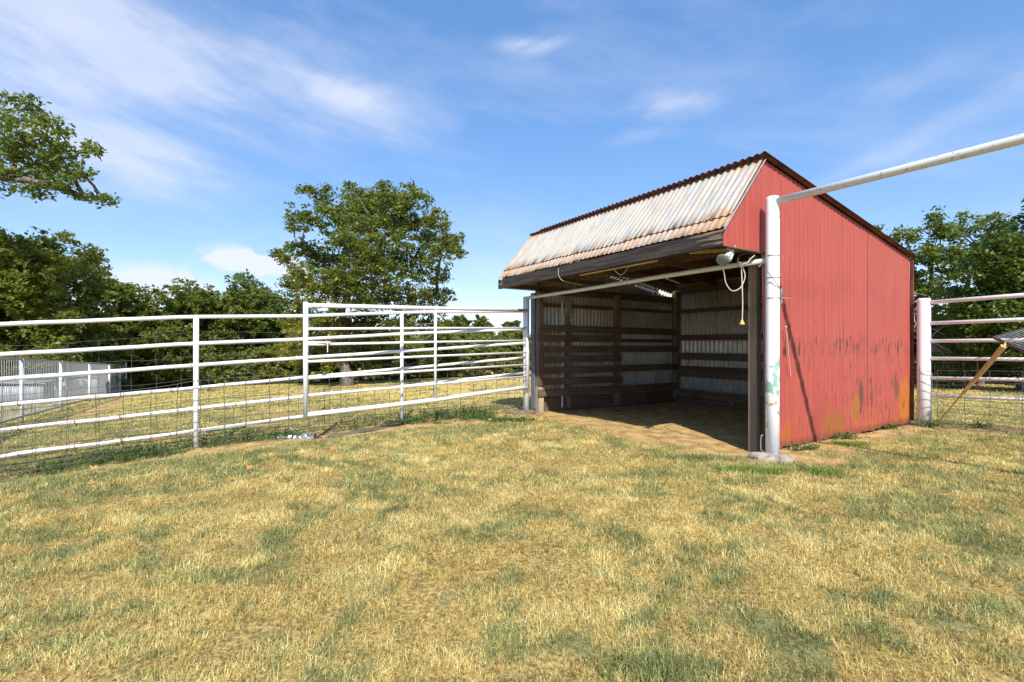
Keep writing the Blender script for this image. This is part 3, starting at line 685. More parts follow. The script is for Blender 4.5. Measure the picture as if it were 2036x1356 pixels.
# ------------------------------------------------------------------ left pipe fence
def fpt(px, off=0.0):
    """point of the fence line seen at photo column px"""
    r_ = (px-CX)/F_PX; t = (HP[0]-r_*HP[1])/((-FD[0])+r_*FD[1]); p = np.array(HP)+FD*t+FN*off
    return p, t
ST = (-420, -180, 0, 200, 390, 608, 820, 1042)
RAILY = [(660, 652, 644.6, 637, 630, 628, 621, 619), (722, 713, 704.5, 694, 683, 674, 663, 654.5), (792, 772, 754, 740, 726, 711, 697, 682),
         (870, 836, 806, 788, 771, 750, 731, 711), (948, 898, 856, 834, 812, 788, 766, 741), (1030, 965, 908, 882, 856.5, 827, 799, 769)]
fe = tag(empty('pipe_fence', (HP[0]+FD[0]*8, HP[1]+FD[1]*8, 0)), 'long white six rail pipe fence with wire mesh left of the shed', 'fence')
fl0 = Vector(fe.location)
def f3(px, py, off=0.0):
    p, t = fpt(px); D = p[1]; z = EYE+(HY-py)/F_PX*D
    return Vector((p[0]+FN[0]*off, p[1]+FN[1]*off, z))
for ri, ys in enumerate(RAILY):
    pts = [f3(px, y) for px, y in zip(ST, ys)]; pts[-1] = pts[-1]+Vector((-FD[0], -FD[1], 0))*0
    P = bez(pts, 5)
    P = [p+Vector((0, 0, .002*math.sin(i*1.7+ri)))-fl0 for i, p in enumerate(P)]
    MB().tube(P, .031 if ri < 3 else .0285, 12).build('rail', M_WHITE, fe, True)
for px, base, top, r_ in ((-300, 1100, 655, .040), (390, 893, 630, .040), (799, 845, 621, .034)):
    p, t = fpt(px); zt = EYE+(HY-top)/F_PX*p[1]+.02; zb = gzf(p[0], p[1])-.15
    k = MB(); k.tube([Vector((p[0], p[1], zb))-fl0, Vector((p[0], p[1], (zb+zt)/2))-fl0, Vector((p[0], p[1], zt-.02))-fl0], r_, 14); k.build('post', M_WHITE, fe, True)
def wire_mesh(name, parent, base, P, T, zt, hs, spacing, r=.0042, seed=1, top_extra=0.0, mat=M_WIRE, jit=.02, droop=.012):
    """P(t)->(x,y) along the panel, t in T; zt(t)=ground height; hs = wire heights as fractions of zt..top"""
    q = random.Random(seed); k = MB(); t0, t1 = T
    ph = [q.uniform(0, 6) for _ in hs]
    def pt(t, i, h, jx=0):
        x, y = P(t); b = .02*math.sin(t*1.3+seed)
        return Vector((x+FN[0]*b, y+FN[1]*b, zt(t)+h+droop*math.sin(t*2.1+ph[i])))-base
    n = int((t1-t0)/(spacing/2))
    for i, h in enumerate(hs): k.tube([pt(t0+(t1-t0)*j/n, i, h) for j in range(n+1)], r*.8, 4, False)
    m_ = int((t1-t0)/spacing)
    for j in range(m_+1):
        t = t0+j*spacing+q.uniform(-jit, jit); k.tube([pt(t+q.uniform(-.008, .008), i, h) for i, h in enumerate(hs)], r, 4, False)
    return k.build(name, mat, parent)
def fl_line(off): return lambda t: (HP[0]+FD[0]*t+FN[0]*off, HP[1]+FD[1]*t+FN[1]*off)
def fgz(off): return lambda t: gzf(*fl_line(off)(t))+.02
HS = [0, .09, .19, .30, .43, .58, .76, .97]
wire_mesh('wire_mesh', fe, fl0, fl_line(.06), (4.4, 11.5), lambda t: fgz(.06)(t), HS+[1.08], .33, .0052, 3)
wire_mesh('wire_mesh', fe, fl0, fl_line(-.06), (.12, 4.6), lambda t: fgz(-.06)(t), HS, .31, .0045, 4)
wire_mesh('wire_mesh', fe, fl0, fl_line(-.09), (4.9, 11.5), lambda t: fgz(-.09)(t), [0, .15, .3, .45, .6, .78, .97, 1.14, 1.32, 1.5, 1.68, 1.86], .345, .0034, 5, jit=.05, droop=.02)
q = random.Random(5)
for px in (35, 147, 243, 335, 341, 390, 466, 240, 337, 544):
    for ri in (3, 4, 5):
        if q.random() < .45: continue
        c = f3(px+q.uniform(-3, 3), np.interp(px, ST, RAILY[ri]), 0)-fl0
        MB().tube([c+Vector((FD[0]*a*.022, FD[1]*a*.022, .036*math.sin(a*3)+.0))+Vector((FN[0], FN[1], 0))*(.036*math.cos(a*3)) for a in np.linspace(-1, 1, 9)], .006, 5).build('rusty_tie', M_ORUST, fe)

# gate swung back against the fence
ga = Vector((-3.32, 7.9, 0)); gb = Vector((HP[0]+.02, HP[1]-.13, 0))
gt = tag(empty('pipe_gate', (gb.x, gb.y, .5)), 'white seven rail pipe gate swung open against the fence', 'gate'); g0 = Vector(gt.location)
def gpt(f, py_l, py_r):
    zl = EYE+(HY-py_l)/F_PX*ga.y; zr = EYE+(HY-py_r)/F_PX*gb.y
    return Vector((ga.x+(gb.x-ga.x)*f, ga.y+(gb.y-ga.y)*f, zl+(zr-zl)*f))-g0
GY = [(607, 617.5), (654, 652), (685, 677), (719, 700.5), (752, 725), (786, 748), (825, 771)]
for i, (l, r_) in enumerate(GY):
    a, b = gpt(0, l, r_), gpt(1, l, r_)
    nm = 'frame_rail' if i in (0, 6) else 'rail'
    if i == 6: MB().tube([a, gpt(.5, l, r_)+Vector((0, 0, -.02)), gpt(.82, l, r_)+Vector((0, 0, .015)), b], .037, 12).build(nm, M_WHITE, gt, True)
    else: MB().tube([a, gpt(.5, l, r_)+Vector((0, 0, .004)), b], .036 if i == 0 else .0215, 12).build(nm, M_WHITE, gt, True)
MB().tube([gpt(0, 604, 620)+Vector((0, 0, .03)), gpt(0, 829, 620)], .040, 14).build('end_stile', M_WHITE, gt, True)
MB().tube([gpt(1, 600, 615), gpt(1, 600, 774)], .036, 14).build('hinge_stile', M_WHITE, gt, True)
fm = .0
for c in np.linspace(0, 1, 200):
    v = gpt(c, 607, 617.5)+g0
    if v.x/v.y*F_PX+CX < 867: fm = c
MB().tube([gpt(fm, 609, 619), gpt(fm, 823, 769)], .026, 12).build('brace', M_WHITE, gt, True)
k = MB(); lp = gpt(.01, 681, 620)
k.beam(lp+Vector((-.07, -.05, .0)), lp+Vector((.27, .20, -.005)), .03, .03); k.beam(gpt(.045, 683, 620)+Vector((.13, .0, 0)), gpt(.045, 706, 620)+Vector((.13, .0, 0)), .012, .014, (1, 0, 0))
k.build('latch_bar', M_WHITE, gt)
for z in (.25, .62, -.28): MB().tube([gpt(1, 640, 640)+Vector((0, 0, z-.55)), gpt(1, 640, 640)+Vector((.03, .12, z-.55))], .016, 8).build('hinge', M_DARKMETAL, gt)

# ------------------------------------------------------------------ right pipe fence and its post
RF = Vector((7.87, 9.38, 0)); fr = tag(empty('pipe_fence', (RF.x, RF.y, 0)), 'white six rail pipe fence right of the red shed wall', 'fence')
k = MB(); k.lathe((0, 0, gzf(RF.x, RF.y)-.1), (0, 0, 1), [(0, .105), (1.2, .105), (2.50, .105), (2.53, .1), (2.54, .07)], 28); k.build('post', M_WHITE_FOOT, fr, True)
for zl, zr, r_ in ((.836, .865, .037), (.44, .455, .034), (.105, .11, .032), (-.225, -.215, .032), (-.597, -.555, .032), (-.93, -.885, .030)):
    pts = [-Fd*t+Vector((0, 0, EYE+zl+(zr-zl)*t/1.4)) for t in (.09, 1.4, 2.8, 5.0)]
    MB().tube(pts, r_, 12).build('rail', M_WHITE, fr, True)
MB().tube([-Fd*2.9+Vector((0, 0, -.1)), -Fd*2.9+Vector((0, 0, 2.36))], .04, 12).build('post', M_WHITE, fr, True)
def rline(t): p = RF-Fd*t+Vector((-.05, -.02, 0)); return (p.x, p.y)
wire_mesh('wire_mesh', fr, Vector(fr.location), rline, (.22, 4.6), lambda t: gzf(*rline(t))+.02, [0, .09, .18, .28, .40, .53, .68, .85, 1.05][:8]+[1.06], .385, .0052, 9, jit=.03)
k = MB()
for i, z in enumerate((.18, .32, .46, .62, .80, 1.0)):
    k.tube([Vector((math.cos(a)*(.115+.01*math.sin(a*2+i)), math.sin(a)*.118, z+.045*math.sin(a*1.5+i*.7))) for a in np.linspace(math.pi*.9, math.pi*2.2, 16)], .0045, 4, False)
k.tube([Vector((-.115, -.04, .05)), Vector((-.118, -.05, .6)), Vector((-.11, -.04, 1.12))], .007, 5)
k.tube([Vector((.03, -.12, .05)), Vector((.05, -.122, .5)), Vector((.06, -.115, 1.0)), Vector((-.04, -.12, 1.06))], .005, 5)
k.build('tie_wire', M_WIREG, fr)
# slatted rack leaning out over the right fence and the stick that props it
A_, B_, C_ = PX(1976, 671, 8.35), PX(2062, 709, 7.35), PX(1996, 663, 8.9)
rk = tag(empty('slatted_rack', A_), 'dark slatted metal rack sticking out over the right fence', 'rack')
e1 = (B_-A_).normalized(); e2 = (PX(2080, 634, 8.2)-A_); e2 = (e2-e1*e2.dot(e1)); e2.normalize(); LE, LW = (B_-A_).length*1.05, 1.1
k = MB(); k.beam((0, 0, 0), e1*LE, .03, .045); k.build('frame_bar', M_DARKMETAL, rk)
k = MB(); k.beam(e2*LW, e2*LW+e1*LE, .03, .045); k.build('frame_bar', M_DARKMETAL, rk)
k = MB(); k.beam((0, 0, 0), e2*LW, .03, .045); k.build('frame_bar', M_DARKMETAL, rk)
k = MB()
for i in range(1, 17): k.beam(e1*LE*i/17+Vector((0, 0, .012)), e1*LE*i/17+e2*LW+Vector((0, 0, .012)), .012, .007)
k.build('slats', M_TIN, rk)
sk = MB(); b0 = PX(1864, 841, 9.25); b1 = PX(1996, 688, 8.0)
bs = tag(empty('prop_stick', b0), 'yellow wooden stick leaning between the right fence and the slatted rack', 'stick')
sk.tube(bez([(0, 0, 0), (b1-b0)*.4+Vector((.01, 0, .015)), (b1-b0)*.45+Vector((-.012, 0, -.01)), (b1-b0)*.72+Vector((.012, 0, .01)), b1-b0], 5), [.011+.034*i/20 for i in range(21)], 7).build('shaft', M_STICK, bs)
k = MB(); k.tube([b1-b0+Vector((-.01, 0, -.02)), b1-b0+Vector((.03, 0, .07))], [.022, .006], 5); k.tube([b1-b0, b1-b0+Vector((.09, .02, .05))], [.022, .004], 5); k.build('splinter', M_STICK, bs)

# thin pole leaning on the red wall
q0 = shed.matrix_basis @ Vector((.47, -.06, 1.78)); q1 = shed.matrix_basis @ Vector((.62, -.05, 1.06))
pl = tag(empty('thin_rod', q1), 'thin pale rod fixed at a slant on the red wall beside the tall post', 'rod')
MB().tube([(0, 0, 0), q0-q1], .006, 6).build('rod', plain('pink_rod', (.70, .38, .34), .5), pl)
MB().lathe(q0-q1, (0, 0, 1), [(-.005, .008), (0, .014), (.012, .014), (.018, .006)], 8).build('rod_head', M_PORC, pl)

# ------------------------------------------------------------------ far white picket pen on the left
pen = tag(empty('picket_pen', (-11.5, 11.5, 0)), 'long white pen wall of thin upright bars far left beyond the fence', 'pen wall'); p0 = Vector(pen.location)
def pen_x(y): return -4.32-.623*y
py_ = [5.2, 8.3, 11.5, 14.6, 18.2, 21.9, 24.5, 26.4]
def pen_top(y): return EYE-.30-.037*(y-11.5)*1.28
for i, y in enumerate(py_):
    x = pen_x(y); g_ = gzf(x, y); t = pen_top(y)+(.14 if i == len(py_)-1 else .02)
    MB().tube([Vector((x, y, g_-.1))-p0, Vector((x, y, t))-p0], .045 if i == len(py_)-1 else .038, 10).build('post', M_WHITE_PICKET, pen, True)
for i in range(len(py_)-1):
    y0, y1 = py_[i], py_[i+1]; ln = (y1-y0)*1.178; n = int(ln/.155); k = MB()
    for j in range(1, n):
        y = y0+(y1-y0)*j/n; x = pen_x(y)-.03
        k.tube([Vector((x, y, gzf(x, y)+.12))-p0, Vector((x, y, pen_top(y)-.03))-p0], .0095, 4, False)
    k.build('picket_panel', M_PICK, pen)
    k = MB(); k.tube([Vector((pen_x(y0), y0, pen_top(y0)))-p0, Vector((pen_x(y1), y1, pen_top(y1)))-p0], .03, 8); k.build('top_rail', M_SILVER, pen)
    k = MB(); k.tube([Vector((pen_x(y0), y0, gzf(pen_x(y0), y0)+.12))-p0, Vector((pen_x(y1), y1, gzf(pen_x(y1), y1)+.12))-p0], .022, 8); k.build('bottom_rail', M_SILVER, pen)
def shelter(cx_, cy_, w, d, h, label):
    z = gzf(cx_, cy_); r0 = tag(empty('animal_shelter', (cx_, cy_, z), .5), label, 'shelter')
    corr('wall', (-w/2, -d/2, 0), (1, 0, 0), (0, 0, 1), (0, -1, 0), w, .1, .01, lambda u: 0, lambda u: h, r0, [M_TIN], 'sine', 1)
    corr('wall', (w/2, -d/2, 0), (0, 1, 0), (0, 0, 1), (1, 0, 0), d, .1, .01, lambda u: 0, lambda u: h, r0, [M_TIN], 'sine', 1)
    corr('wall', (-w/2, -d/2, 0), (0, 1, 0), (0, 0, 1), (-1, 0, 0), d, .1, .01, lambda u: 0, lambda u: h, r0, [M_TIN], 'sine', 1)
    MB().box((0, 0, h+.03), (w+.2, d+.2, .05), Matrix.Rotation(.05, 3, 'Y'), .005).build('roof', M_TIN, r0)
shelter(-19.2, 21.0, 2.6, 1.8, 1.0, 'low grey tin shelter behind the far white pen bars')
shelter(-17.8, 18.0, 1.2, 1.2, .8, 'small grey tin box behind the nearer bars of the white pen')
gp = tag(empty('green_panel', (-23.0, 31.5, gzf(-23, 31.5))), 'dark green plastic panel past the end of the white pen', 'panel')
corr('sheet', (-1.6, 0, 0), (1, 0, 0), (0, 0, 1), (0, -1, 0), 3.4, .15, .02, lambda u: .1, lambda u: 1.05, gp, [M_GREENP], 'sine', 1)
for x in (-1.6, 1.8): MB().tube([(x, .06, -.1), (x, .06, 1.2)], .05, 8).build('post', M_DARKMETAL, gp)

# far wire fences along the tree line
def far_fence(pts, label, hh=1.15, step=3.2):
    b = Vector((*pts[0], gzf(*pts[0]))); r0 = tag(empty('wire_fence', b), label, 'fence')
    P = []; 
    for (x0, y0), (x1, y1) in zip(pts, pts[1:]):
        n = max(1, int(math.hypot(x1-x0, y1-y0)/step))
        for j in range(n): P.append((x0+(x1-x0)*j/n, y0+(y1-y0)*j/n))
    P.append(pts[-1])
    for (x, y) in P: MB().tube([Vector((x, y, gzf(x, y)-.1))-b, Vector((x, y, gzf(x, y)+hh+.1))-b], .032, 6).build('post', M_RUST2, r0)
    k = MB()
    for h in (.05, .2, .35, .5, .68, .88, 1.1): k.tube([Vector((x, y, gzf(x, y)+h*hh/1.15))-b for x, y in P], .0075, 3, False)
    for (x0, y0), (x1, y1) in zip(P, P[1:]):
        for j in range(8):
            x = x0+(x1-x0)*j/8; y = y0+(y1-y0)*j/8; k.tube([Vector((x, y, gzf(x, y)+.05))-b, Vector((x, y, gzf(x, y)+hh*.96))-b], .005, 3, False)
    k.build('wire_mesh', M_WIRE, r0)
M_RUST2 = plain('rusty_post', (.22, .10, .06), .9, 0, .4)
far_fence([(-21.5, 27.2), (-14.3, 31), (-5, 32.5), (4, 34), (12, 34)], 'low rusty wire fence along the trees at the back of the field')
far_fence([(12, 22.5), (18.5, 19.5), (27, 16.5)], 'low rusty wire fence in front of the dark trees on the right')

# ------------------------------------------------------------------ trees
def limb_path(p, q, r, n=7, sag=.0, wig=.08):
    p = Vector(p); q = Vector(q); l = (q-p).length; out = []
    o1 = Vector((r.gauss(0, 1), r.gauss(0, 1), r.gauss(0, .6)))*wig*l
    for i in range(n):
        t = i/(n-1); v = p.lerp(q, t)+o1*math.sin(math.pi*t)+Vector((0, 0, (t-t*t)*sag*l))+Vector((r.gauss(0, 1), r.gauss(0, 1), r.gauss(0, 1)))*l*.018*(0 < i < n-1)
        out.append(v)
    return out
def make_tree(name, label, cat, base, clumps, tr, seed, mat, fork=.35, leaf=.11, dens=1.0, warm=0.0, group=None, trunk_top=None, tuft_r=.21, warmfn=None, zflat=.85, nleaf=22):
    """clumps: list of (dx,dy,dz,r) relative to the base; trunk and limbs are one mesh, leaves another"""
    r = random.Random(seed); g_ = np.random.default_rng(seed); root = tag(empty(name, base), label, cat, group)
    H = max(c[2]+c[3] for c in clumps)
    top = Vector(trunk_top) if trunk_top else Vector((sum(c[0] for c in clumps)/len(clumps)*.4, sum(c[1] for c in clumps)/len(clumps)*.4, H*.72))
    k = MB(); tp = limb_path((0, 0, -.25), top, r, 9, 0, .05)
    rad = [tr*1.55, tr*1.12]+[tr*(1-.10*i) for i in range(1, 8)]
    k.tube(tp, rad, 9)
    V = []; Rn = []; Wm = []
    nodes = [(p, None) for p in tp[max(2, int(fork*8)):]]; n0 = len(nodes); order = sorted(range(len(clumps)), key=lambda i: (Vector(clumps[i][:3])-Vector((top.x*.7, top.y*.7, H*.45))).length)
    par = []
    for i in order:
        c3 = Vector(clumps[i][:3]); best = min(range(len(nodes)), key=lambda j: (nodes[j][0]-c3).length+(.25*(nodes[j][0]-tp[4]).length if j >= n0 else 0)+(1.2 if nodes[j][0].z > c3.z+.4 else 0))
        par.append(best); nodes.append((c3, i))
    cnt = [0]*len(nodes)
    for q_ in range(len(order)-1, -1, -1):
        me_ = n0+q_; cnt[me_] += 1
        if par[q_] >= n0: cnt[par[q_]] += cnt[me_]
    for q_, i in enumerate(order):
        c3 = nodes[n0+q_][0]; a_r = min(tr*.55, tr*.13*math.sqrt(cnt[n0+q_])); b_r = min(a_r, tr*.13*math.sqrt(max(.35, cnt[n0+q_]-1)))
        k.tube(limb_path(nodes[par[q_]][0], c3, r, 7, .10, .09), [a_r+(b_r-a_r)*t/6 for t in range(7)], 6)
    for ci, c in enumerate(clumps):
        c3 = Vector(c[:3]); lr = tr*.16
        for _ in range(4):
            d = Vector((r.gauss(0, 1), r.gauss(0, 1), r.gauss(.2, .8))).normalized()*c[3]*.8
            k.tube(limb_path(c3, c3+Vector((d.x, d.y, d.z*zflat)), r, 5, 0, .14), [lr*.6, lr*.5, lr*.4, lr*.25, lr*.1], 4, False)
        nt_ = max(4, int(46*c[3]**2*dens))
        dd = g_.normal(size=(nt_, 3)); dd /= np.linalg.norm(dd, axis=1)[:, None]
        rr = c[3]*(.30+.80*g_.random(nt_)**.75); lump = 1+.34*np.sin(dd[:, 0]*4+ci)*np.cos(dd[:, 1]*5+ci*2)
        tc = dd*(rr*lump)[:, None]; tc[:, 2] *= zflat; tc += np.array(c[:3])
        wc = g_.random(nt_)*.5+g_.random()*.5
        nl = nleaf; cc = np.repeat(tc, nl, 0); off = g_.normal(size=(len(cc), 3))*np.array([1, 1, .62])*tuft_r*.62
        V.append(cc+off); Rn.append(np.clip(g_.random(len(cc))*.5+np.repeat(g_.random(nt_), nl)*.6, 0, 1))
        w0 = warm+(warmfn(c) if warmfn else 0)
        Wm.append((g_.random(len(cc)) < np.clip(np.repeat(wc, nl)*2*w0, 0, 1)).astype(float)*g_.random(len(cc)))
    P = np.concatenate(V); n = len(P); Rn = np.concatenate(Rn); Wm = np.concatenate(Wm)
    nn = g_.normal(size=(n, 3)); nn[:, 2] = np.abs(nn[:, 2])+.5; nn /= np.linalg.norm(nn, axis=1)[:, None]
    u = np.cross(nn, g_.normal(size=(n, 3))); u /= np.linalg.norm(u, axis=1)[:, None]; w = np.cross(nn, u)
    sz = (leaf*(.65+.7*g_.random(n)))[:, None]
    Q = np.stack([P-u*sz, P+w*sz*.52-nn*sz*.1, P+u*sz, P-w*sz*.52-nn*sz*.1], 1).reshape(-1, 3)
    npmesh('crown', Q, np.arange(n*4), 4, mat, root, {'rnd': ('FACE', Rn), 'warm': ('FACE', Wm)})
    k.build('trunk', M_BARK, root, True)
    return root
def px_clumps(D, base, L_, seed, dspread=1.8):
    r = random.Random(seed); out = []
    for c in L_:
        px, py, rp = c[:3]; dd = c[3] if len(c) > 3 else r.uniform(-dspread, dspread)
        p = PX(px, py, D+dd); out.append((p.x-base[0], p.y-base[1], p.z-base[2], rp*1.0/F_PX*(D+dd)))
    return out
# the big oak in the field
bx = ((690-CX)/F_PX*26, 26); base = (bx[0], bx[1], gzf(*bx))
OAK = [(690, 480, 34, -2.4), (735, 500, 36, -2.8), (700, 540, 38, -2.6), (765, 545, 36, -2.4), (660, 560, 34, -2.2), (790, 480, 32, -2.2), (740, 450, 32, -2.0), (720, 590, 36, -2.2), (556, 508, 16), (548, 500, 8), (596, 540, 24), (770, 400, 30), (735, 415, 32), (800, 425, 34), (700, 420, 32), (905, 468, 10), (888, 475, 20), (655, 372, 9), (620, 372, 13), (608, 435, 30), (660, 420, 32), (585, 450, 18), (640, 395, 22), (700, 385, 24), (735, 395, 30), (770, 385, 28), (800, 400, 30), (835, 395, 24), (695, 366, 9), (760, 364, 11), (822, 372, 10), (598, 378, 8),
       (680, 450, 42), (740, 440, 42), (790, 450, 42), (840, 440, 34), (868, 440, 24), (888, 450, 12), (590, 490, 24), (572, 515, 18), (620, 500, 22), (560, 508, 10), (900, 490, 26), (875, 505, 32), (850, 480, 34),
       (912, 500, 14), (640, 520, 42), (700, 510, 46), (760, 520, 46), (820, 530, 42), (870, 545, 24), (600, 560, 36), (575, 570, 20), (650, 580, 44), (710, 580, 46), (770, 590, 44), (830, 590, 40), (870, 590, 26),
       (884, 578, 12), (600, 620, 32), (660, 640, 40), (730, 640, 40), (800, 640, 38), (850, 640, 30), (640, 690, 30), (590, 670, 30), (700, 700, 30), (760, 690, 34), (690, 655, 36), (735, 665, 34), (650, 650, 34), (620, 665, 30), (790, 660, 32), (820, 690, 32), (600, 715, 22), (868, 665, 20), (580, 640, 24), (650, 730, 20), (790, 725, 22), (850, 715, 22), (885, 640, 14), (690, 745, 14), (735, 735, 20), (575, 700, 20)]
make_tree('oak_tree', 'tall spreading oak standing alone in the field behind the gate, yellowing at its lower left', 'tree', base, px_clumps(26, base, OAK, 2, 2.6), .30, 11, M_LEAF,   .22, .095, 1.25, .11,
          tuft_r=.20, trunk_top=(.2, .3, 6.2), warmfn=lambda c: .75*max(0, min(1, (-c[0]+.6)/2.2))*max(0, min(1, (6.6-c[2])/2.5)), nleaf=20)
# big tree off the left edge whose boughs reach in
bx = (-21.8, 18.5); base = (*bx, gzf(*bx))
LB = [(20, 235, 30), (60, 215, 26), (95, 240, 26), (120, 262, 18), (40, 270, 34), (85, 290, 36), (130, 300, 26), (20, 310, 34), (60, 330, 36), (110, 330, 32), (150, 315, 16), (176, 290, 10), (192, 298, 10), (140, 345, 18), (165, 345, 10), (30, 355, 30), (80, 365, 30), (125, 365, 22), (145, 384, 14), (165, 392, 10), (195, 392, 11), (212, 396, 8), (5, 190, 12),
      (-60, 250, 55), (-60, 340, 55), (-140, 200, 60), (-140, 300, 60), (-220, 240, 60), (-150, 400, 50), (-240, 350, 60), (-30, 300, 40), (-10, 240, 25), (-200, 130, 50), (-120, 120, 40)]
make_tree('oak_tree', 'dark bough of a tree reaching in high at the left edge of the photo', 'tree', base, px_clumps(18, base, LB, 8, 1.2), .30, 21, M_LEAF, .3, .088, 1.05, 0, trunk_top=(1.2, 0, 8.2), tuft_r=.24)
def rnd_clumps(seed, w, h, z0, n, rc=(.8, 1.5), skirt=True):
    r = random.Random(seed); out = []
    while len(out) < n:
        x, y = r.uniform(-1, 1), r.uniform(-1, 1); z = r.random()
        lim = math.sqrt(max(0, 1-((z-.42)/.62)**2)) if z > .42 else (1 if skirt else .4+z)
        if x*x+y*y > lim*lim: continue
        rc_ = r.uniform(*rc)*(1-.4*max(0, z-.7)/.3)
        out.append((x*w, y*w, z0+z*(h-z0-rc_*.6), rc_))
    return out
def bg(px, D, top, wpx, seed, mat, label, name='oak_tree', cat='tree', n=26, z0=1.0, group=None, warm=0.04, leaf=.12, dens=.8, skirt=True, tr=.2, rc=None):
    x = (px-CX)/F_PX*D; z = gzf(x, D); h = EYE+(HY-top)/F_PX*D-z; w = wpx/2/F_PX*D
    rc = rc or (w*.26, w*.42)
    return make_tree(name, label, cat, (x, D, z), rnd_clumps(seed, w*.86, h, z0, n, rc, skirt), tr, seed+100, mat, .25, leaf, dens, warm, group)
bg(40, 21, 425, 330, 31, M_LEAF2, 'broad tree filling the left edge just below the high bough', n=50, z0=.8, dens=1.25, leaf=.095, rc=(.7, 1.3))
bg(115, 26, 452, 250, 130, M_LEAF2, 'wide tree whose crown slopes down over the white pen', n=44, z0=.6, leaf=.095, dens=1.2, rc=(.7, 1.25))
bg(190, 29, 500, 140, 32, M_LEAF, 'dark rounded tree behind the right end of the white pen wall', n=26, z0=.6, leaf=.12, rc=(.7, 1.1))
bg(258, 31, 538, 150, 33, M_LEAF2, 'yellow green tree just right of the far white pen', n=30, z0=.5, warm=.05, rc=(.8, 1.3))
bg(370, 32, 556, 150, 34, M_LEAF, 'bright green tree in the tree line over the second fence post', n=30, z0=.4, rc=(.9, 1.4))
bg(440, 35, 555, 120, 35, M_LEAF2, 'mid green tree in the row left of the tallest far one', n=22, z0=.4, rc=(.9, 1.4))
bg(505, 34, 525, 120, 36, M_LEAF, 'taller dark tree at the end of the tree line beside the big oak', n=34, z0=.4, rc=(.8, 1.3))
bg(555, 38, 575, 110, 37, M_LEAF3, 'dark tree half hidden behind the left side of the big oak', n=22, z0=.4, rc=(.9, 1.4))
bg(948, 55, 612, 110, 38, M_LEAF, 'small distant tree seen over the gate left of the shed', n=24, z0=1, leaf=.2, rc=(.9, 1.6))
bg(1012, 70, 636, 50, 39, M_LEAF3, 'tiny far tree just left of the gate hinge post', n=10, z0=1, leaf=.24, rc=(1, 1.6))
HG = 'low bushes along the back of the field'
hedge = [(30, 20.5, 640, 170), (130, 24, 640, 180), (230, 31, 660, 160), (330, 29, 650, 170), (430, 31, 668, 150), (500, 33, 690, 100), (560, 32, 680, 110), (640, 31, 672, 120), (740, 33, 660, 150), (830, 35, 668, 130), (890, 34, 640, 110), (960, 36, 650, 120), (1035, 37, 655, 110), (1120, 38, 640, 120)]
HL = ['broad bush behind the near end of the white pen', 'bush behind the middle bars of the white pen', 'bush beside the green panel', 'bush to the right of the green panel', 'bush above the fence post nearest the middle of the left fence', 'small bright bush left of the gate end', 'bush at the left foot of the big oak', 'bush behind the trunk of the big oak', 'bush right of the big oak trunk', 'bush beneath the right side of the oak crown', 'yellow green bush over the middle brace of the gate', 'bush under the small distant tree', 'bush just left of the gate hinge post', 'bush behind the left wall of the shed']
for i, (px, D, top, w) in enumerate(hedge):
    bg(px, D, top, w, 50+i, (M_LEAF2, M_LEAF, M_LEAF2)[i % 3], HL[i], 'bush', 'bush', 20, .25, HG, .22 if i in (6, 10) else .05, .12, .85, True, .07, (.65, 1.05))
# right hand side
bg(1762, 25, 428, 120, 71, M_LEAF3, 'thin crowned dark tree showing just behind the rear roof edge', n=22, z0=2.2, leaf=.11, dens=.7, rc=(.45, .85))
bg(1852, 23, 406, 120, 72, M_LEAF, 'open tree with bare limbs rising behind the right fence post', n=20, z0=2.5, leaf=.10, dens=.7, skirt=False, rc=(.4, .8))
bg(1945, 24, 396, 110, 73, M_LEAF, 'open crowned tree between the fence post tree and the right edge', n=19, z0=3.0, leaf=.10, dens=.65, skirt=False, rc=(.4, .8))
bg(2030, 19, 392, 230, 74, M_LEAF3, 'dense dark green tree at the right edge of the photo', n=52, z0=.6, leaf=.085, dens=1.4, rc=(.6, 1.1))
bg(1980, 25, 520, 160, 78, M_LEAF3, 'low dark tree under the open crowned one on the right', n=26, z0=.3, leaf=.11, rc=(.7, 1.1))
bg(1860, 24, 560, 150, 75, M_LEAF2, 'dusty brown green bush behind the thick right fence post', 'bush', 'bush', 22, .3, None, .25, .10, .7, rc=(.55, .9))
bg(1770, 27, 560, 150, 76, M_LEAF3, 'dark bush behind the rear corner of the shed', 'bush', 'bush', 20, .3, None, .05, .11, .9, rc=(.6, 1.0))
bg(2140, 23, 520, 220, 77, M_LEAF3, 'dark tree mostly past the right edge of the photo', n=26, z0=.5, leaf=.12, rc=(.8, 1.3))
bg(1560, 34, 420, 260, 79, M_LEAF2, 'big tree hidden behind the shed', n=24, z0=.8, rc=(1.1, 1.8))
bg(1300, 40, 520, 260, 80, M_LEAF, 'broad tree well behind the left part of the shed', n=24, z0=.8, rc=(1.1, 1.8))
# fallen grey trunk and dead limbs behind the right fence
r = random.Random(9); bx = (19.0, 20.6); b = Vector((*bx, gzf(*bx))); dt = tag(empty('dead_tree', b), 'leaning grey dead tree with bare limbs in the shade behind the right fence', 'dead tree')
k = MB(); tp = limb_path((.3, 0, -.2), (-1.6, .6, 3.4), r, 9, -.1, .06); k.tube(tp, [.19-.014*i for i in range(9)], 9)
tp2 = limb_path(tp[5], (-2.9, .2, 4.3), r, 7, .1, .1); k.tube(tp2, [.11-.013*i for i in range(7)], 7); k.build('trunk', M_BARK, dt, True)
k = MB()
for i in range(46):
    s0 = r.choice(tp[3:]+tp2); e = s0+Vector((r.gauss(-.2, .8), r.gauss(-.2, .6), r.gauss(-.1, .55))); k.tube(limb_path(s0, e, r, 6, r.uniform(-.3, .3), .15), [.03-.0045*j for j in range(6)], 5, False)
k.build('branches', plain('pale_dead_wood', (.34, .31, .28), .9), dt)
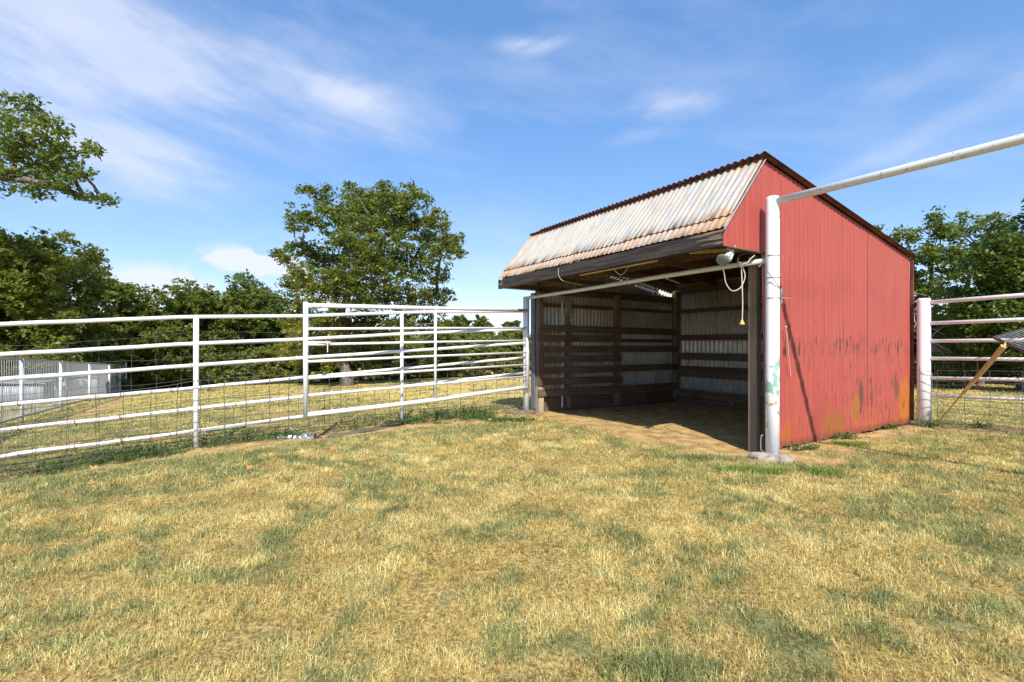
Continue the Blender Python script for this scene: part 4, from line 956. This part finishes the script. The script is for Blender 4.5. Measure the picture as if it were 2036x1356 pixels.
# distant woods closing the horizon, one mass
def woods():
    n_t = 900; a = rng.uniform(-1.25, 1.25, n_t); D = rng.uniform(75, 110, n_t); x = np.sin(a)*D*1.0; y = np.cos(a)*D; h = 2.6+2.2*rng.random(n_t)*(.6+.8*fbm(a*9, a*0, 8, 3))
    nl = 110; th = rng.random((n_t, nl))*2*np.pi; ph = rng.random((n_t, nl)); rr = 2.6
    P = np.stack([x[:, None]+np.cos(th)*rr*np.sqrt(ph)*rng.uniform(.4, 1, (n_t, nl)), y[:, None]+np.sin(th)*rr*.8*np.sqrt(ph), -1.6+(h[:, None]+.8)*np.sqrt(1-.85*ph*rng.random((n_t, nl)))*rng.random((n_t, nl))**.45], 2).reshape(-1, 3)
    n = len(P); nn = rng.normal(size=(n, 3)); nn /= np.linalg.norm(nn, axis=1)[:, None]; u = np.cross(nn, rng.normal(size=(n, 3))); u /= np.linalg.norm(u, axis=1)[:, None]; w = np.cross(nn, u); s = .42
    Q = np.stack([P-u*s, P+w*s*.6, P+u*s, P-w*s*.6], 1).reshape(-1, 3)
    o = npmesh('distant_woods', Q, np.arange(n*4), 4, M_LEAF3, None, {'rnd': ('FACE', rng.random(n)), 'warm': ('FACE', rng.random(n)*.1)})
    tag(o, 'far off belt of dark green woods on the horizon', 'woods', kind='stuff')
woods()

# ------------------------------------------------------------------ weeds, leaves and debris
def weed(px, py, D, rad, h, n, label, seed, group='weeds along the fence foot', mat=M_WEED):
    g_ = np.random.default_rng(seed); p = PX(px, py, D); x0, y0 = p.x, D
    if px < 1000: q_, _t = fpt(px); x0, y0 = q_[0]+FN[0]*(.12 if px > 640 else -.12), q_[1]+FN[1]*(.12 if px > 640 else -.12)
    x = g_.normal(0, rad*.5, n)*1.5; y = g_.normal(0, rad*.5, n)*.6
    st = MB()
    P = []; 
    for i in range(n):
        hh = h*g_.uniform(.35, 1)*(1-.35*min(1, abs(x[i])/rad/1.5)); tx, ty = x[i]+g_.normal(0, hh*.35), y[i]+g_.normal(0, hh*.3)
        g0_ = gzf(x0+x[i], y0+y[i])-gzf(x0, y0); st.tube([(0, 0, -.004), (x[i]*.5, y[i]*.5, g0_*.5+.004), (x[i], y[i], g0_)], .0022, 3, False); st.tube([(x[i], y[i], g0_-.01), ((x[i]+tx)/2, (y[i]+ty)/2, g0_+hh*.6), (tx, ty, g0_+hh)], [.003, .0025, .001], 3, False)
        for f in np.linspace(.15, 1, 9):
            P.append((x[i]+(tx-x[i])*f+g_.normal(0, .012), y[i]+(ty-y[i])*f+g_.normal(0, .012), g0_+hh*f))
    P = np.array(P); m_ = len(P); u = g_.normal(size=(m_, 3)); u[:, 2] = np.abs(u[:, 2])*.6+.1; u /= np.linalg.norm(u, axis=1)[:, None]; w = np.cross(u, g_.normal(size=(m_, 3))); w /= np.linalg.norm(w, axis=1)[:, None]
    s = (.022+.028*g_.random(m_))[:, None]
    Q = np.stack([P, P+u*s*.5+w*s*.22, P+u*s*1.15, P+u*s*.5-w*s*.22], 1).reshape(-1, 3)
    SV = np.array([tuple(v) for v in st.v]); SF = np.array(st.f).ravel()
    root = npmesh('weed', np.concatenate([SV, Q]), np.concatenate([SF, np.arange(m_*4)+len(SV)]), 4, mat, None, {'rnd': ('FACE', g_.random(len(SF)//4+m_))})
    root.location = (x0, y0, gzf(x0, y0)); tag(root, label, 'weed', group)
ws = [(100, 930, .45, .25, 60, 'weeds in the mesh near the left end of the fence'), (205, 905, .35, .22, 60, 'dark weeds under the mesh left of the middle post'), (300, 898, .45, .28, 110, 'dense dark green weeds just left of the fence post'),
      (410, 888, .3, .24, 60, 'weeds just right of the fence post foot'), (490, 872, .35, .28, 100, 'bushy weeds between the post and the gate end'), (565, 868, .22, .16, 60, 'weeds growing over the crumpled metal'),
      (703, 858, .10, .36, 16, 'single tall thin weed under the gate'), (905, 836, .75, .24, 220, 'long dense weed patch left of the gate hinge post'), (945, 828, .3, .3, 60, 'taller weeds in front of the hinge post stone'),
      (1012, 834, .4, .08, 120, 'low green tuft in front of the flat stone'), (800, 856, .45, .09, 130, 'low bright green tuft below the thin fence post'), (925, 835, .12, .42, 14, 'tall thin weed stalks poking above the dense patch'), (255, 908, .4, .2, 50, 'sparse weeds under the mesh midway to the left edge')]
for i, (px, py, rad, h, n, lab) in enumerate(ws): weed(px, py, F_PX*(EYE+.1)/(py-HY) if px < 500 else F_PX*EYE/(py-HY), rad, h, n, lab, 300+i)
for i, (px, py, lab) in enumerate(((1600, 893, 'small weed growing against the foot of the red wall near the tall post'), (1680, 872, 'weed against the red wall under the rust patch'), (1768, 850, 'weed at the rear foot of the red wall'), (1850, 846, 'weeds at the foot of the right fence mesh'), (1950, 850, 'weeds under the right fence below the rack'))):
    weed(px, py, F_PX*EYE/(py-HY)-.08, .16, .12, 26, lab, 400+i, 'weeds by the red wall and right fence')
n_l = 5200; ls = rng.random(n_l)*(L+1.3)-1.2; la = rng.random(n_l)*(W-.5)+.25
lx = C0[0]+SX*ls-SY*la; ly = C0[1]+SY*ls+SX*la; kk = fbm(lx*1.6, ly*1.6, 300, 3) > .44; lx, ly = lx[kk], ly[kk]
blades('straw_litter', lx, ly, .04+.06*rng.random(len(lx)), np.full(len(lx), .005), 1.35+.2*rng.random(len(lx)), M_STRAW, 'loose straw scraps scattered on the bare dirt in the shed', rng.random(len(lx)), 'straw', zoff=.006)
M_LUSH = grassmat('lush_blades', (.12, .20, .03), (.22, .32, .06), (.42, .45, .12))
def tuftpatch(px, py, rx, ry, n, h, label, seed, mat):
    D = F_PX*EYE/(py-HY); cx_ = (px-CX)/F_PX*D; g_ = np.random.default_rng(seed); x = cx_+g_.normal(0, rx*.5, n); y = D+g_.normal(0, ry*.5, n)
    b = blades('grass_tuft', x, y, h*(.5+.7*g_.random(n)), np.full(n, .005), np.abs(g_.normal(.6, .35, n)), mat, None, g_.random(n)); return tag(b, label, 'grass tuft', 'green grass tufts near the shed')
tuftpatch(1505, 935, .5, .12, 1800, .09, 'bright green tuft below the broken concrete lump', 1, M_LUSH)
tuftpatch(1395, 912, .6, .18, 2400, .075, 'long bluish green tuft left of the broken concrete lump', 2, M_GRASS)
tuftpatch(1310, 940, .45, .3, 1800, .055, 'low bluish green tuft in front of the dark shed opening', 3, M_GRASS)
tuftpatch(1690, 886, .3, .25, 1600, .06, 'bright green tuft below the middle of the red wall', 4, M_LUSH)
tuftpatch(1635, 938, .22, .2, 900, .07, 'yellow green tuft right of the tall post', 5, M_LUSH)
tuftpatch(1270, 1330, .25, .12, 900, .07, 'green tuft at the very bottom of the photo', 6, M_GRASS)
tuftpatch(1115, 895, .35, .12, 900, .05, 'small bluish green tuft before the shed left post', 7, M_GRASS)
def leaf_(px, py, s, seed, label, m):
    r = random.Random(seed); D = F_PX*(EYE+.05)/(py-HY) if px < 700 else F_PX*EYE/(py-HY); x = (px-CX)/F_PX*D
    n = 16; vs = [(0, 0, 0)]
    for i in range(n): a = 2*math.pi*i/n; rr = s*(.75+.3*math.cos(a*5+seed)+r.uniform(-.08, .08))*(1.15 if i % 2 else .9); vs.append((math.cos(a)*rr*1.2, math.sin(a)*rr*.8, .25*s*math.cos(a*2)+r.uniform(-.1, .1)*s))
    fs = [(0, 1+i, 1+(i+1) % n) for i in range(n)]
    b = len(vs); vs += [(v[0], v[1], v[2]-.002) for v in vs]; fs += [tuple(j+b for j in f[::-1]) for f in fs]
    o = obj('fallen_leaf', vs, fs, m); o.location = (x, D, gzf(x, D)+.035+s*.3); o.rotation_euler = (r.uniform(.4, 1.0), r.uniform(-.3, .3), r.uniform(-.5, .5))
    tag(o, label, 'leaf', 'large fallen leaves')
for i, (px, py, s, lab, m) in enumerate([(663, 903, .05, 'orange leaf on the grass below the gate', M_LEAFO), (188, 922, .055, 'large yellow brown leaf standing against the left mesh', M_LEAFY), (182, 968, .035, 'small orange leaf on grass at the far left', M_LEAFO),
                                       (500, 905, .04, 'yellow leaf on bare dirt below the weeds', M_LEAFY), (432, 908, .06, 'pale tan leaf on the dirt strip right of the post', M_LEAFY), (975, 836, .05, 'small orange leaf in the dense weed patch', M_LEAFO), (855, 838, .045, 'brown leaf right of the thin fence post', M_LEAFO), (497, 946, .045, 'curled orange leaf in the green grass band', M_LEAFO)]): leaf_(px, py, s, i+3, lab, m)
# crumpled metal and a half buried plank by the gate end
D = 8.55; p = PX(590, 862, D); p.z = gzf(p.x, p.y); r = random.Random(31)
cm = tag(empty('crumpled_metal', p), 'crumpled shiny scrap of metal lying in the weeds by the gate end', 'scrap metal')
def crumple(x0, w, h, dpt, seed, nm):
    r = random.Random(seed); n, m_ = 14, 7; vs = []
    for j in range(m_):
        a = math.pi*j/(m_-1)
        for i in range(n): vs.append((x0+w*i/(n-1), -math.cos(a)*dpt+r.uniform(-.012, .012), math.sin(a)*h*(.7+.4*math.sin(i*.8+seed))+r.uniform(-.008, .008)+.01))
    fs = [(j*n+i, j*n+i+1, (j+1)*n+i+1, (j+1)*n+i) for j in range(m_-1) for i in range(n-1)]
    B = len(vs); vs += [(v[0], v[1]*.95, v[2]-.004) for v in vs]; fs += [tuple(t+B for t in f[::-1]) for f in fs]
    obj(nm, vs, fs, M_CHROME, cm)
crumple(-.02, .34, .085, .07, 3, 'sheet'); crumple(-.36, .3, .05, .05, 5, 'sheet')
a = PX(655, 873, 8.35); b = PX(800, 852, 9.55); a.z = gzf(a.x, a.y)+.02; b.z = gzf(b.x, b.y)+.02
k = MB(); k.beam((0, 0, 0), b-a, .10, .05, bev=.01); o = k.build('weathered_plank', wood('grey_plank', 0, (.12, .095, .08), (.22, .18, .15))); o.location = a
tag(o, 'weathered grey plank lying along the foot of the fence below the gate', 'plank')
sc.cycles.max_bounces = 6; sc.cycles.diffuse_bounces = 3; sc.cycles.glossy_bounces = 2; sc.cycles.transmission_bounces = 4; sc.cycles.transparent_max_bounces = 4
